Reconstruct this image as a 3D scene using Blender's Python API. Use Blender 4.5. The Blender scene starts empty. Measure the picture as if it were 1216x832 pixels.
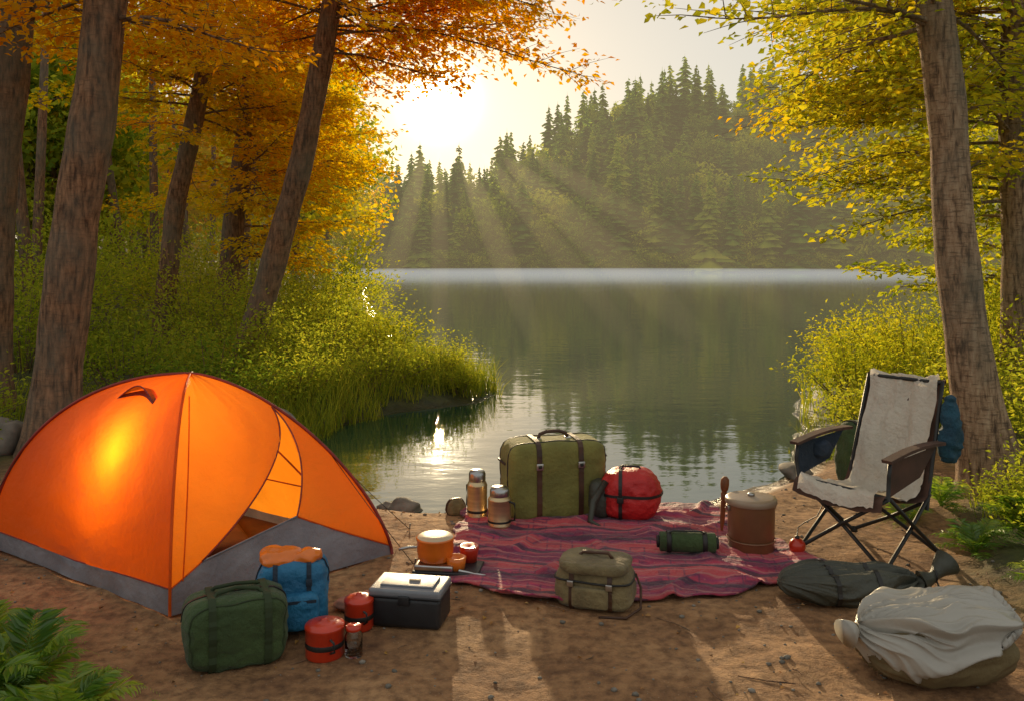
import bpy, bmesh, math, random
import numpy as np
from mathutils import Vector, Matrix, noise
from mathutils.bvhtree import BVHTree
random.seed(5)
rng = np.random.default_rng(7)
scene = bpy.context.scene
R = math.radians

# ------------------------------------------------------------------ mesh builder
class MB:
    def __init__(s):
        s.v=[]; s.fl=[]; s.fc=[]; s.fm=[]; s.fs=[]; s.c=[]; s.n=0
    def add(s, verts, faces, mat=0, var=None, smooth=True):
        verts=np.asarray(verts,dtype=np.float64).reshape(-1,3)
        if var is None: var=np.full(len(verts),.5)
        var=np.broadcast_to(np.asarray(var,dtype=np.float64),(len(verts),))
        s.v.append(verts); s.c.append(var)
        if isinstance(faces,np.ndarray):
            s.fl.append((faces+s.n).ravel()); k=len(faces)
            s.fc.append(np.full(k,faces.shape[1])); 
        else:
            k=len(faces)
            s.fl.append(np.array([i+s.n for f in faces for i in f],dtype=np.int64))
            s.fc.append(np.array([len(f) for f in faces],dtype=np.int64))
        m=np.broadcast_to(np.asarray(mat),(k,))
        s.fm.append(m); s.fs.append(np.full(k,smooth)); s.n+=len(verts)
    def build(s,name,mats,loc=(0,0,0),rotz=0,rot=None,parent=None):
        me=bpy.data.meshes.new(name)
        v=np.concatenate(s.v); fl=np.concatenate(s.fl); fc=np.concatenate(s.fc)
        me.vertices.add(len(v)); me.vertices.foreach_set('co',v.astype(np.float32).ravel())
        me.loops.add(len(fl)); me.loops.foreach_set('vertex_index',fl.astype(np.int32))
        me.polygons.add(len(fc)); st=np.concatenate([[0],np.cumsum(fc)[:-1]])
        me.polygons.foreach_set('loop_start',st.astype(np.int32))
        me.polygons.foreach_set('loop_total',fc.astype(np.int32))
        for m in mats: me.materials.append(m)
        me.polygons.foreach_set('material_index',np.concatenate(s.fm).astype(np.int32))
        me.polygons.foreach_set('use_smooth',np.concatenate(s.fs).astype(bool))
        me.update(calc_edges=True)
        a=me.attributes.new('var','FLOAT','POINT'); a.data.foreach_set('value',np.concatenate(s.c).astype(np.float32))
        ob=bpy.data.objects.new(name,me); scene.collection.objects.link(ob)
        ob.location=loc; ob.rotation_euler=rot if rot else (0,0,rotz)
        if parent: ob.parent=parent
        return ob
    def bm(s,bm,mat=0,smooth=True,M=None):
        if M is not None: bm.transform(M)
        bm.verts.index_update()
        s.add([v.co[:] for v in bm.verts],[[v.index for v in f.verts] for f in bm.faces],mat,None,smooth)
        bm.free()
    def box(s,c,size,bev=.01,mat=0,rot=None,seg=3):
        b=bmesh.new(); bmesh.ops.create_cube(b,size=1)
        for v in b.verts: v.co=Vector((v.co.x*size[0],v.co.y*size[1],v.co.z*size[2]))
        if bev>0: bmesh.ops.bevel(b,geom=b.edges[:]+b.verts[:],offset=bev,segments=seg,profile=.5,affect='EDGES')
        M=Matrix.Translation(c)
        if rot is not None: M=M@rot
        s.bm(b,mat,False if bev<=0 else True,M)
    def lathe(s,prof,c=(0,0,0),seg=36,mat=0,M=None):
        prof=np.array(prof,float); n=len(prof); a=np.linspace(0,2*np.pi,seg,endpoint=False)
        V=np.zeros((n,seg,3)); V[:,:,0]=prof[:,0:1]*np.cos(a); V[:,:,1]=prof[:,0:1]*np.sin(a); V[:,:,2]=prof[:,1:2]
        V=V.reshape(-1,3)
        if M is not None:
            V=np.array([(M@Vector(p))[:] for p in V])
        V=V+np.array(c)
        i=np.arange(n-1)[:,None]*seg; j=np.arange(seg)[None,:]; j2=(j+1)%seg
        F=np.stack([i+j,i+j2,i+seg+j2,i+seg+j],-1).reshape(-1,4)
        s.add(V,F,mat)
    def tube(s,pts,rad,seg=8,mat=0,var=None,cap=True):
        P=np.array([tuple(p) for p in pts],float); n=len(P)
        rad=np.broadcast_to(np.asarray(rad,float),(n,))
        T=np.gradient(P,axis=0); T/=np.linalg.norm(T,axis=1)[:,None]+1e-9
        up=np.array([0,0,1.]) if abs(T[:,2]).mean()<.8 else np.array([1.,0,0])
        A=np.cross(T,up); A/=np.linalg.norm(A,axis=1)[:,None]+1e-9
        B=np.cross(T,A)
        a=np.linspace(0,2*np.pi,seg,endpoint=False)
        V=P[:,None,:]+rad[:,None,None]*(A[:,None,:]*np.cos(a)[None,:,None]+B[:,None,:]*np.sin(a)[None,:,None])
        i=np.arange(n-1)[:,None]*seg; j=np.arange(seg)[None,:]; j2=(j+1)%seg
        F=np.stack([i+j,i+j2,i+seg+j2,i+seg+j],-1).reshape(-1,4)
        fl=[list(f) for f in F] if cap else F
        if cap: fl+= [list(range(seg)),[ (n-1)*seg+k for k in range(seg)]]
        s.add(V.reshape(-1,3),fl,mat,var)
    def strap(s,pts,side,w,th,mat=0,closed=False):
        P=np.array([tuple(p) for p in pts],float); n=len(P)
        S=np.array(side,float); S=np.broadcast_to(S/np.linalg.norm(S),(n,3)) if S.ndim==1 else S
        T=np.gradient(P,axis=0)
        if closed: T=(np.roll(P,-1,0)-np.roll(P,1,0))
        T/=np.linalg.norm(T,axis=1)[:,None]+1e-9
        N=np.cross(T,S); N/=np.linalg.norm(N,axis=1)[:,None]+1e-9
        V=np.stack([P-S*w/2-N*th/2,P+S*w/2-N*th/2,P+S*w/2+N*th/2,P-S*w/2+N*th/2],1)
        F=[]
        for i in range(n if closed else n-1):
            k=(i+1)%n
            for j in range(4): F.append([i*4+j,i*4+(j+1)%4,k*4+(j+1)%4,k*4+j])
        if not closed: F+=[[0,1,2,3],[(n-1)*4+j for j in range(4)]]
        s.add(V.reshape(-1,3),F,mat,None,False)
    def leaves(s,C,D,N,L,wr,mat=0,var=.5,fold=.12):
        n=len(C)
        if n==0: return
        D=D/(np.linalg.norm(D,axis=1)[:,None]+1e-9)
        S=np.cross(D,N); S/=np.linalg.norm(S,axis=1)[:,None]+1e-9
        Nn=np.cross(S,D); L=np.broadcast_to(L,(n,))[:,None]
        a=C; t=C+D*L-Nn*L*.08
        l=C+D*L*.45+S*L*wr*.5+Nn*L*fold; r=C+D*L*.45-S*L*wr*.5+Nn*L*fold
        V=np.stack([a,r,t,l],1).reshape(-1,3)
        F=np.arange(4*n).reshape(-1,4)
        s.add(V,F,mat,np.repeat(np.broadcast_to(var,(n,)),4),False)
    def blades(s,C,H,W,bend,mat=0,var=.5):
        n=len(C); a=rng.uniform(0,2*np.pi,n); d=np.stack([np.cos(a),np.sin(a),np.zeros(n)],1)
        a2=rng.uniform(0,2*np.pi,n); b=np.stack([np.cos(a2),np.sin(a2),np.zeros(n)],1)*(bend*H*rng.uniform(.2,1,n))[:,None]
        z=np.array([0,0,1.])
        H=H[:,None]; W=np.broadcast_to(W,(n,))[:,None]
        p0=C-d*W/2; p1=C+d*W/2; m=C+z*H*.55+b*.3; p2=m+d*W*.4; p3=m-d*W*.4; t=C+z*H*.95+b
        V=np.stack([p0,p1,p2,p3,t],1).reshape(-1,3); k=np.arange(n)[:,None]*5
        F=[*(k+np.array([0,1,2,3])).tolist(), *(k+np.array([3,2,4])).tolist()]
        s.add(V,F,mat,np.repeat(np.broadcast_to(var,(n,)),5),False)

def softbox(sx,sy,sz,p=5,n=18,amp=.008,freq=7,seed=0,taper=0,sag=0):
    b=bmesh.new(); bmesh.ops.create_cube(b,size=2)
    bmesh.ops.subdivide_edges(b,edges=b.edges[:],cuts=n,use_grid_fill=True)
    for v in b.verts:
        c=v.co; k=(abs(c.x)**p+abs(c.y)**p+abs(c.z)**p)**(1/p); c=c/k
        t=(c.z+1)/2
        f=1-taper*t
        q=Vector((c.x*sx/2*f,c.y*sy/2*f,t*sz))
        if sag: q.z-= sag*max(0,1-(c.x**2+c.y**2)*.7)*t + sag*.5*noise.noise(q*4+Vector((seed,0,0)))*t
        nn=Vector((c.x/sx,c.y/sy,c.z/sz)).normalized()
        w=noise.noise(q*freq+Vector((seed*3.1,seed,2)))
        w2=1-2*abs(noise.noise(Vector((q.x*freq*1.3,q.y*freq*1.3,q.z*freq*2.6))+Vector((seed,seed*2.3,7))))
        q+=nn*amp*(w+w2*.55)
        q.z=max(q.z,0)
        v.co=q
    return b
def loop_on(b,axis,off,zc,n=56,lift=.004,r=2.0,start=0,end=2*math.pi):
    t=BVHTree.FromBMesh(b); out=[]
    for i in range(n):
        a=start+(end-start)*i/(n-1)
        d=Vector((0,math.cos(a),math.sin(a))) if axis==0 else (Vector((math.cos(a),0,math.sin(a))) if axis==1 else Vector((math.cos(a),math.sin(a),0)))
        c=Vector((off,0,zc)) if axis==0 else (Vector((0,off,zc)) if axis==1 else Vector((0,0,off)))
        h=t.ray_cast(c+d*r,-d)
        if h[0] is not None: out.append(h[0]+d*lift)
    return out

# ------------------------------------------------------------------ materials
def newmat(name):
    m=bpy.data.materials.new(name); m.use_nodes=True; nt=m.node_tree
    for n in list(nt.nodes): nt.nodes.remove(n)
    o=nt.nodes.new('ShaderNodeOutputMaterial'); return m,nt,o
def nd(nt,t,**k):
    n=nt.nodes.new(t)
    for a,b in k.items():
        if a in n.inputs: n.inputs[a].default_value=b
        else: setattr(n,a,b)
    return n
def mixc(nt,fac,a,b,bt='MIX'):
    n=nt.nodes.new('ShaderNodeMix'); n.data_type='RGBA'; n.blend_type=bt
    for i,x in ((0,fac),(6,a),(7,b)):
        if isinstance(x,bpy.types.NodeSocket): nt.links.new(x,n.inputs[i])
        else: n.inputs[i].default_value=(*x,1) if i>0 and len(x)==3 else x
    return n.outputs[2]
def ramp(nt,fac,stops):
    r=nt.nodes.new('ShaderNodeValToRGB'); nt.links.new(fac,r.inputs[0]); e=r.color_ramp.elements
    while len(e)<len(stops): e.new(.5)
    for k,(p,c) in enumerate(stops): e[k].position=p; e[k].color=(*c,1) if len(c)==3 else c
    return r.outputs[0]
def mat(name,col,rough=.7,col2=None,scale=9,bump=.15,bscale=120,metallic=0,sheen=0,transl=0,stretch=(1,1,1),bump2=0,coat=0):
    m,nt,o=newmat(name); L=nt.links
    tc=nd(nt,'ShaderNodeTexCoord'); mp=nd(nt,'ShaderNodeMapping'); mp.inputs['Scale'].default_value=stretch
    L.new(tc.outputs['Object'],mp.inputs[0])
    n1=nd(nt,'ShaderNodeTexNoise',Scale=scale,Detail=6.0); L.new(mp.outputs[0],n1.inputs['Vector'])
    n2=nd(nt,'ShaderNodeTexNoise',Scale=bscale,Detail=3.0); L.new(mp.outputs[0],n2.inputs['Vector'])
    if col2 is None: col2=tuple(c*.6 for c in col)
    f=ramp(nt,n1.outputs[0],[(.35,(0,0,0)),(.65,(1,1,1))])
    c=mixc(nt,f,col2,col)
    p=nd(nt,'ShaderNodeBsdfPrincipled',Roughness=rough,Metallic=metallic)
    L.new(c,p.inputs['Base Color'])
    if sheen: p.inputs['Sheen Weight'].default_value=sheen
    if coat: p.inputs['Coat Weight'].default_value=coat
    bp=nd(nt,'ShaderNodeBump',Strength=bump,Distance=.004); L.new(n2.outputs[0],bp.inputs['Height'])
    last=bp
    if bump2:
        n3=nd(nt,'ShaderNodeTexNoise',Scale=bscale/8,Detail=4.0); L.new(mp.outputs[0],n3.inputs['Vector'])
        b2=nd(nt,'ShaderNodeBump',Strength=bump2,Distance=.02); L.new(n3.outputs[0],b2.inputs['Height']); L.new(bp.outputs[0],b2.inputs['Normal']); last=b2
    L.new(last.outputs[0],p.inputs['Normal'])
    if transl:
        t=nd(nt,'ShaderNodeBsdfTranslucent'); L.new(c,t.inputs[0]); L.new(last.outputs[0],t.inputs['Normal'])
        x=nd(nt,'ShaderNodeMixShader'); x.inputs[0].default_value=transl
        L.new(p.outputs[0],x.inputs[1]); L.new(t.outputs[0],x.inputs[2]); L.new(x.outputs[0],o.inputs[0])
    else: L.new(p.outputs[0],o.inputs[0])
    return m
def barkmat(name,c_lo,c_mid,c_hi,horiz):
    m,nt,o=newmat(name); L=nt.links; tc=nd(nt,'ShaderNodeTexCoord')
    def nz(sc,st,d=6.0,rg=.65):
        mp=nd(nt,'ShaderNodeMapping'); mp.inputs['Scale'].default_value=st; L.new(tc.outputs['Object'],mp.inputs[0])
        n=nd(nt,'ShaderNodeTexNoise',Scale=sc,Detail=d,Roughness=rg); L.new(mp.outputs[0],n.inputs['Vector']); return n.outputs[0]
    fis=nz(14,(2.2,2.2,.45)); lent=nz(10,(1,1,6.5)); pat=nz(1.6,(1,1,.7),4.0)
    c=ramp(nt,fis,[(.36,c_lo),(.5,c_mid),(.68,c_hi)])
    c=mixc(nt,ramp(nt,lent,[(.52,(0,0,0)),(.64,(horiz,)*3)]),c,c_lo)
    c=mixc(nt,ramp(nt,pat,[(.42,(0,0,0)),(.62,(.6,.6,.6))]),c,(.16,.15,.11))
    p=nd(nt,'ShaderNodeBsdfPrincipled',Roughness=.92); L.new(c,p.inputs['Base Color'])
    b=nd(nt,'ShaderNodeBump',Strength=.9,Distance=.03); L.new(fis,b.inputs['Height'])
    b2=nd(nt,'ShaderNodeBump',Strength=.6*horiz+.2,Distance=.015); L.new(lent,b2.inputs['Height']); L.new(b.outputs[0],b2.inputs['Normal'])
    L.new(b2.outputs[0],p.inputs['Normal']); L.new(p.outputs[0],o.inputs[0]); return m
def leafmat(name,cols,trans=.55,gloss=.05):
    m,nt,o=newmat(name); L=nt.links
    a=nd(nt,'ShaderNodeAttribute'); a.attribute_name='var'
    c=ramp(nt,a.outputs['Fac'],[(i/(len(cols)-1),q) for i,q in enumerate(cols)])
    d=nd(nt,'ShaderNodeBsdfDiffuse'); L.new(c,d.inputs[0])
    t=nd(nt,'ShaderNodeBsdfTranslucent'); 
    hs=nd(nt,'ShaderNodeHueSaturation'); hs.inputs['Value'].default_value=1.6; hs.inputs['Saturation'].default_value=1.05
    L.new(c,hs.inputs['Color']); L.new(hs.outputs[0],t.inputs[0])
    x=nd(nt,'ShaderNodeMixShader'); x.inputs[0].default_value=trans; L.new(d.outputs[0],x.inputs[1]); L.new(t.outputs[0],x.inputs[2])
    if gloss<=0: L.new(x.outputs[0],o.inputs[0]); return m
    g=nd(nt,'ShaderNodeBsdfGlossy',Roughness=.45); y=nd(nt,'ShaderNodeMixShader'); y.inputs[0].default_value=gloss
    L.new(x.outputs[0],y.inputs[1]); L.new(g.outputs[0],y.inputs[2]); L.new(y.outputs[0],o.inputs[0])
    return m

bark=barkmat('bark',(.06,.028,.015),(.24,.12,.06),(.42,.22,.115),.5)
bark_r=barkmat('bark_pale',(.10,.06,.036),(.38,.24,.14),(.55,.39,.25),.7)
L_or=leafmat('leaf_orange',[(.50,.16,.012),(.66,.28,.018),(.73,.39,.028),(.62,.44,.04)],gloss=0)
L_ye=leafmat('leaf_yellow',[(.36,.29,.02),(.58,.43,.028),(.72,.49,.035),(.74,.38,.025)],gloss=0)
L_yg=leafmat('leaf_yellowgreen',[(.15,.20,.02),(.33,.35,.03),(.55,.49,.04),(.64,.47,.04)],gloss=0)
L_gr=leafmat('leaf_green',[(.05,.11,.016),(.11,.19,.022),(.19,.27,.03),(.32,.33,.04)],gloss=0)
L_sh=leafmat('leaf_shrub',[(.10,.16,.020),(.22,.28,.028),(.35,.38,.04),(.50,.46,.05)],gloss=0)
L_fern=leafmat('leaf_fern',[(.08,.18,.02),(.20,.32,.03),(.38,.43,.045)])
L_con=leafmat('needles',[(.03,.085,.02),(.08,.17,.03),(.16,.26,.04),(.30,.35,.05)],.5,0)
L_con2=leafmat('needles_light',[(.06,.13,.022),(.16,.25,.035),(.27,.34,.045),(.42,.42,.06)],.5,0)
L_grass=leafmat('grass_blades',[(.10,.15,.02),(.24,.28,.03),(.44,.40,.05)],.5,0)

# ------------------------------------------------------------------ noise + terrain
def vn(x,y,seed=0):
    xi=np.floor(x); yi=np.floor(y); xf=x-xi; yf=y-yi
    def h(a,b):
        t=np.sin(a*127.1+b*311.7+seed*74.7)*43758.5453; return t-np.floor(t)
    u=xf*xf*(3-2*xf); w=yf*yf*(3-2*yf)
    return (h(xi,yi)*(1-u)+h(xi+1,yi)*u)*(1-w)+(h(xi,yi+1)*(1-u)+h(xi+1,yi+1)*u)*w
def fbm(x,y,o=4,seed=0):
    s=0;a=.5
    for i in range(o): s=s+a*(vn(x*2**i,y*2**i,seed+i)-.5); a*=.5
    return s
LAKE=np.array([(-1.5,6.9),(-.95,6.05),(-.4,5.95),(.4,6.05),(1.2,6.2),(1.8,6.6),(2.5,7.5),(3.1,9.2),(4.1,12),(7,16),(13,24),(25,38),(45,60),(90,100),(130,140),
 (130,150),(60,149),(30,151),(0,154),(-35,158),(-34,130),(-23,90),(-10.5,60),(-6.8,40),(-3.7,24),(-2.2,17),(-1.0,13.2),(-.35,12.2),(-.25,11.4),(-.6,10.6),(-1.3,10.1),(-1.95,9.3),(-2.0,8.3),(-1.8,7.5)],float)
def sd(x,y):
    x=np.asarray(x,float); y=np.asarray(y,float); d=np.full(x.shape,1e9); ins=np.zeros(x.shape,bool)
    n=len(LAKE)
    for i in range(n):
        a=LAKE[i]; b=LAKE[(i+1)%n]; e=b-a
        t=np.clip(((x-a[0])*e[0]+(y-a[1])*e[1])/(e@e),0,1)
        d=np.minimum(d,np.hypot(x-a[0]-t*e[0],y-a[1]-t*e[1]))
        c=((a[1]>y)!=(b[1]>y))&(x<(b[0]-a[0])*(y-a[1])/(b[1]-a[1]+1e-12)+a[0])
        ins^=c
    return np.where(ins,-d,d)
def ss(a,b,x): t=np.clip((x-a)/(b-a),0,1); return t*t*(3-2*t)
WL=-.2
def vegmask(x,y):
    l=-3.0-.25*(y-4)+fbm(x*1.2,y*1.2,3,3)*.8; r=2.15+.45*(y-4.1).clip(0,9)+fbm(x*1.5,y*1.5,3,9)*.5
    m=np.maximum(ss(0,.5,l-x),ss(0,.4,x-r))
    m=np.maximum(m,ss(6.9,7.6,y))
    return m
def height(x,y):
    s=sd(x,y)+fbm(x*1.3,y*1.3,3,1)*.35
    near=np.where(s>0, WL+.2*ss(0,.75,s), WL+np.maximum(s*.22,-1.5))
    v=vegmask(x,y)*(s>0)
    z=near+fbm(x*2.2,y*2.2,4,5)*.06*(s>.1)+fbm(x*7,y*7,3,15)*.02*(s>.1)
    z=z+v*ss(.3,6,s)*(.15+ .02*np.clip(s,0,25)+fbm(x*.3,y*.3,3,2)*.5)
    z=z+v*ss(2,22,np.clip(-x-6,0,99))*1.5
    far=ss(150,205,y)*(5+27*ss(-30,45,x))*ss(0,6,s)
    z=z+far+ss(60,300,np.abs(x)-40-y*.3)*8*(s>2)
    return z
def hz(x,y): return height(np.atleast_1d(np.asarray(x,float)),np.atleast_1d(np.asarray(y,float)))
def axis(fine0,fine1,st,lo,hi,g):
    a=list(np.arange(fine0,fine1,st)); s=st
    u=[a[-1]]; 
    while u[-1]<hi: s*=g; u.append(u[-1]+s)
    s=st; d=[a[0]]
    while d[-1]>lo: s*=g; d.append(d[-1]-s)
    return np.array(d[::-1][:-1]+a+u[1:])
gx=axis(-4,4.5,.035,-700,700,1.06); gy=axis(2.2,8,.035,-60,900,1.035)
X,Y=np.meshgrid(gx,gy); Z=height(X.ravel(),Y.ravel())
mb=MB(); nx=len(gx); ny=len(gy)
i=np.arange(ny-1)[:,None]*nx; j=np.arange(nx-1)[None,:]
F=np.stack([i+j,i+j+1,i+nx+j+1,i+nx+j],-1).reshape(-1,4)
mb.add(np.stack([X.ravel(),Y.ravel(),Z],1),F,0,vegmask(X.ravel(),Y.ravel()))
m,nt,o=newmat('ground_dirt'); Lk=nt.links
tc=nd(nt,'ShaderNodeTexCoord')
def noi(s,d=8.0,rough=.6):
    n=nd(nt,'ShaderNodeTexNoise',Scale=s,Detail=d,Roughness=rough); Lk.new(tc.outputs['Object'],n.inputs['Vector']); return n.outputs[0]
c1=ramp(nt,noi(1.3),[(.32,(.19,.085,.034)),(.5,(.38,.20,.085)),(.68,(.55,.32,.15))])
c2=ramp(nt,noi(18),[(.35,(.36,.32,.30)),(.6,(1,1,1))])
c=mixc(nt,.85,c1,c2,'MULTIPLY')
vo=nd(nt,'ShaderNodeTexVoronoi',Scale=55.0); Lk.new(tc.outputs['Object'],vo.inputs['Vector'])
pb=ramp(nt,vo.outputs['Distance'],[(.05,(1,1,1)),(.16,(0,0,0))]); 
c=mixc(nt,pb,c,(.40,.28,.18))
a=nd(nt,'ShaderNodeAttribute'); a.attribute_name='var'
gcol=ramp(nt,noi(6),[(.35,(.035,.040,.014)),(.6,(.09,.10,.025))])
c=mixc(nt,a.outputs['Fac'],c,gcol)
sx=nd(nt,'ShaderNodeSeparateXYZ'); Lk.new(tc.outputs['Object'],sx.inputs[0])
wet=nd(nt,'ShaderNodeMapRange'); Lk.new(sx.outputs[2],wet.inputs[0]); wet.inputs[1].default_value=-.2; wet.inputs[2].default_value=-.09
wr=ramp(nt,wet.outputs[0],[(0,(.35,.35,.35)),(1,(1,1,1))])
c=mixc(nt,1.0,c,wr,'MULTIPLY')
p=nd(nt,'ShaderNodeBsdfPrincipled'); Lk.new(c,p.inputs['Base Color'])
rr=ramp(nt,wet.outputs[0],[(0,(.25,)*3),(1,(.9,)*3)]); Lk.new(rr,p.inputs['Roughness'])
b1=nd(nt,'ShaderNodeBump',Strength=.8,Distance=.04); Lk.new(noi(12),b1.inputs['Height'])
b2=nd(nt,'ShaderNodeBump',Strength=.7,Distance=.008); Lk.new(noi(110,4.0),b2.inputs['Height']); Lk.new(b1.outputs[0],b2.inputs['Normal'])
b3=nd(nt,'ShaderNodeBump',Strength=.5,Distance=.006); Lk.new(pb,b3.inputs['Height']); Lk.new(b2.outputs[0],b3.inputs['Normal'])
Lk.new(b3.outputs[0],p.inputs['Normal']); Lk.new(p.outputs[0],o.inputs[0])
mb.build('ground',[m])

# water
m,nt,o=newmat('lake_water'); Lk=nt.links
tc=nd(nt,'ShaderNodeTexCoord'); mp=nd(nt,'ShaderNodeMapping'); mp.inputs['Scale'].default_value=(1,1.8,1); Lk.new(tc.outputs['Object'],mp.inputs[0])
p=nd(nt,'ShaderNodeBsdfPrincipled',Roughness=.02,IOR=1.85); p.inputs['Base Color'].default_value=(.014,.055,.032,1)
n1=nd(nt,'ShaderNodeTexNoise',Scale=2.4,Detail=4.0); n2=nd(nt,'ShaderNodeTexNoise',Scale=.3,Detail=3.0)
Lk.new(mp.outputs[0],n1.inputs['Vector']); Lk.new(mp.outputs[0],n2.inputs['Vector'])
b1=nd(nt,'ShaderNodeBump',Strength=.06,Distance=.05); b2=nd(nt,'ShaderNodeBump',Strength=.03,Distance=.3)
Lk.new(n1.outputs[0],b1.inputs['Height']); Lk.new(n2.outputs[0],b2.inputs['Height']); Lk.new(b1.outputs[0],b2.inputs['Normal'])
Lk.new(b2.outputs[0],p.inputs['Normal']); Lk.new(p.outputs[0],o.inputs[0])
mb=MB(); mb.add([(-60,4,WL),(180,4,WL),(180,175,WL),(-60,175,WL)],np.array([[0,1,2,3]]),0,None,False); mb.build('lake_water',[m])

# ------------------------------------------------------------------ vegetation
def rdir(n,zs=1.0):
    d=rng.normal(size=(n,3)); d[:,2]*=zs; return d/np.linalg.norm(d,axis=1)[:,None]
UP=np.array([0,0,1.])
def spray(mb,start,d,L,droop,gap,leaf,lm,wm,r0,vbase,tw=.42,scat=.07,dens=.032):
    d=np.array(d,float); d/=np.linalg.norm(d)
    t=np.linspace(0,1,9)[:,None]; ph=rng.uniform(0,6,3)
    pts=np.array(start)+d*L*t+UP*(-droop*L*t**2)+np.sin(t*5+ph)*.045*L*t
    mb.tube(pts,r0*(1-.85*t[:,0]),5,wm,cap=False)
    side=np.cross(d,UP); side/=np.linalg.norm(side)
    n=max(4,int(L/gap)); Cs=[];Ds=[];Vs=[]
    for k in range(n):
        tt=.12+.88*(k+rng.uniform(0,.8))/n; tt=min(tt,.99); f=tt*8; a=int(f); q=pts[a]*(1-f+a)+pts[a+1]*(f-a)
        sg=1 if k%2 else -1
        td=d*.65+side*sg*.75+UP*rng.uniform(-.35,.25); td/=np.linalg.norm(td)
        tl=L*tw*(1-.62*tt)*rng.uniform(.6,1.2)+.12
        mb.tube([q,q+td*tl*.5+UP*-.01*tl,q+td*tl-UP*.08*tl],[r0*.25,r0*.16,.0015],3,wm,cap=False)
        m_=max(3,int(tl/dens)); s=rng.uniform(.08,1.05,m_)[:,None]
        C=q+td*tl*s-UP*.08*tl*s**2+rng.normal(size=(m_,3))*np.array([scat,scat,scat*.7])
        pr=np.cross(td,UP)
        D=td*rng.uniform(.2,1,(m_,1))+pr*rng.choice([-1,1],(m_,1))*rng.uniform(.2,1,(m_,1))+UP*rng.uniform(-.6,.1,(m_,1))
        Cs.append(C);Ds.append(D);Vs.append(np.clip(vbase+rng.normal(0,.16,m_)+rng.normal(0,.1),0,1))
    C=np.concatenate(Cs);D=np.concatenate(Ds);V=np.concatenate(Vs); n=len(C)
    N=UP+rng.normal(size=(n,3))*.6
    mb.leaves(C,D,N,leaf*rng.uniform(.6,1.2,n),.62,lm,V)
def trunk(mb,pts,rad,wm=0,top=9.):
    P=np.array(pts,float); zs=np.linspace(P[0,2],P[-1,2],60)
    x=np.interp(zs,P[:,2],P[:,0]); y=np.interp(zs,P[:,2],P[:,1]); r=np.interp(zs,P[:,2],rad)
    k=np.ones(7)/7; xs=np.convolve(np.pad(x,3,'edge'),k,'valid'); ys=np.convolve(np.pad(y,3,'edge'),k,'valid')
    xs+=np.sin(zs*1.7+P[0,0])*.02+np.sin(zs*4.1+P[0,0])*.006; 
    r=r*(1+.03*np.sin(zs*5+P[0,1])+.02*np.sin(zs*11+P[0,0]))
    r[:6]*=np.array([1.55,1.36,1.22,1.13,1.07,1.03])
    mb.tube(np.stack([xs,ys,zs],1),r,20,wm)
    return lambda z: np.array([np.interp(z,zs,xs),np.interp(z,zs,ys),z])
def tree(name,pts,rad,sprays,mats,leaf=.09):
    mb=MB(); at=trunk(mb,pts,rad,0)
    for (n,z0,z1,a0,a1,l0,l1,dr,vb,lm,gap) in sprays:
        for k in range(n):
            z=rng.uniform(z0,z1); a=R(rng.uniform(a0,a1))
            spray(mb,at(z),(math.cos(a),math.sin(a),rng.uniform(.0,.35)),rng.uniform(l0,l1),dr*rng.uniform(.6,1.4),gap,leaf,lm,0,.022,vb+rng.uniform(-.15,.15))
    return mb.build(name,mats)
MT=[bark,L_or,L_ye,L_yg,L_gr]
tree('beech_tree',[(-3.85,7,-.05),(-3.72,7,1.0),(-3.58,7,2.2),(-3.38,7,3.8),(-3.1,7.1,6.2)],[.20,.19,.18,.165,.12],
     [(22,3.6,5.2,0,360,1.2,2.4,.25,.5,1,.11)],MT,.085)
tree('beech_tree',[(-5.6,9,.0),(-5.5,9,2),(-5.28,9,4.4),(-5.1,9,7)],[.19,.175,.16,.12],
     [(18,3.9,5.8,0,360,1.4,2.6,.22,.55,1,.12)],MT,.09)
tree('beech_tree',[(-5.9,14,.0),(-5.6,14,2.4),(-5.15,14,4.7),(-4.8,14,8)],[.17,.155,.14,.08],
     [(24,3.4,6.6,0,360,1.5,3.0,.22,.5,2,.14),(10,4.5,6.6,0,360,1.5,3,.2,.55,1,.14)],MT,.115)
tree('beech_tree',[(-5.55,16,.0),(-5.3,16,2),(-4.95,16,5.2),(-4.7,16,8.5)],[.22,.2,.17,.08],
     [(34,1.7,5.5,-75,60,1.6,3.0,.16,.6,2,.13),(14,4,7.5,90,270,1.6,2.8,.2,.5,1,.15)],MT,.115)
tree('beech_tree',[(-3.78,11.6,-.05),(-3.5,11.6,.8),(-3.22,11.6,1.75),(-2.85,11.6,3.3),(-2.42,11.6,5.3),(-2.0,11.7,7.6)],[.2,.185,.17,.155,.14,.08],
     [(32,4.4,6.6,0,360,1.7,3.2,.22,.5,1,.12),(12,4.7,6,-40,25,2.6,3.4,.2,.6,1,.12)],MT,.1)
tree('beech_tree',[(-6.55,20,.2),(-6.3,20,3),(-5.95,20,5),(-5.7,20,9)],[.15,.14,.12,.06],
     [(30,2.5,7.5,0,360,1.8,3.2,.2,.6,2,.16)],MT,.14)
MR=[bark_r,L_or,L_ye,L_yg,L_gr]
tree('birch_tree',[(3.36,5.8,-.05),(3.25,5.8,.51),(3.14,5.8,1.09),(3.03,5.8,1.96),(2.9,5.8,3.4),(2.75,5.8,5.6)],[.20,.17,.145,.13,.12,.09],
     [(20,3.2,4.8,95,265,1.1,2.0,.28,.6,3,.10),(10,3.2,4.8,-80,90,1.1,2.0,.28,.5,3,.10)],MR,.075)
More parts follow.
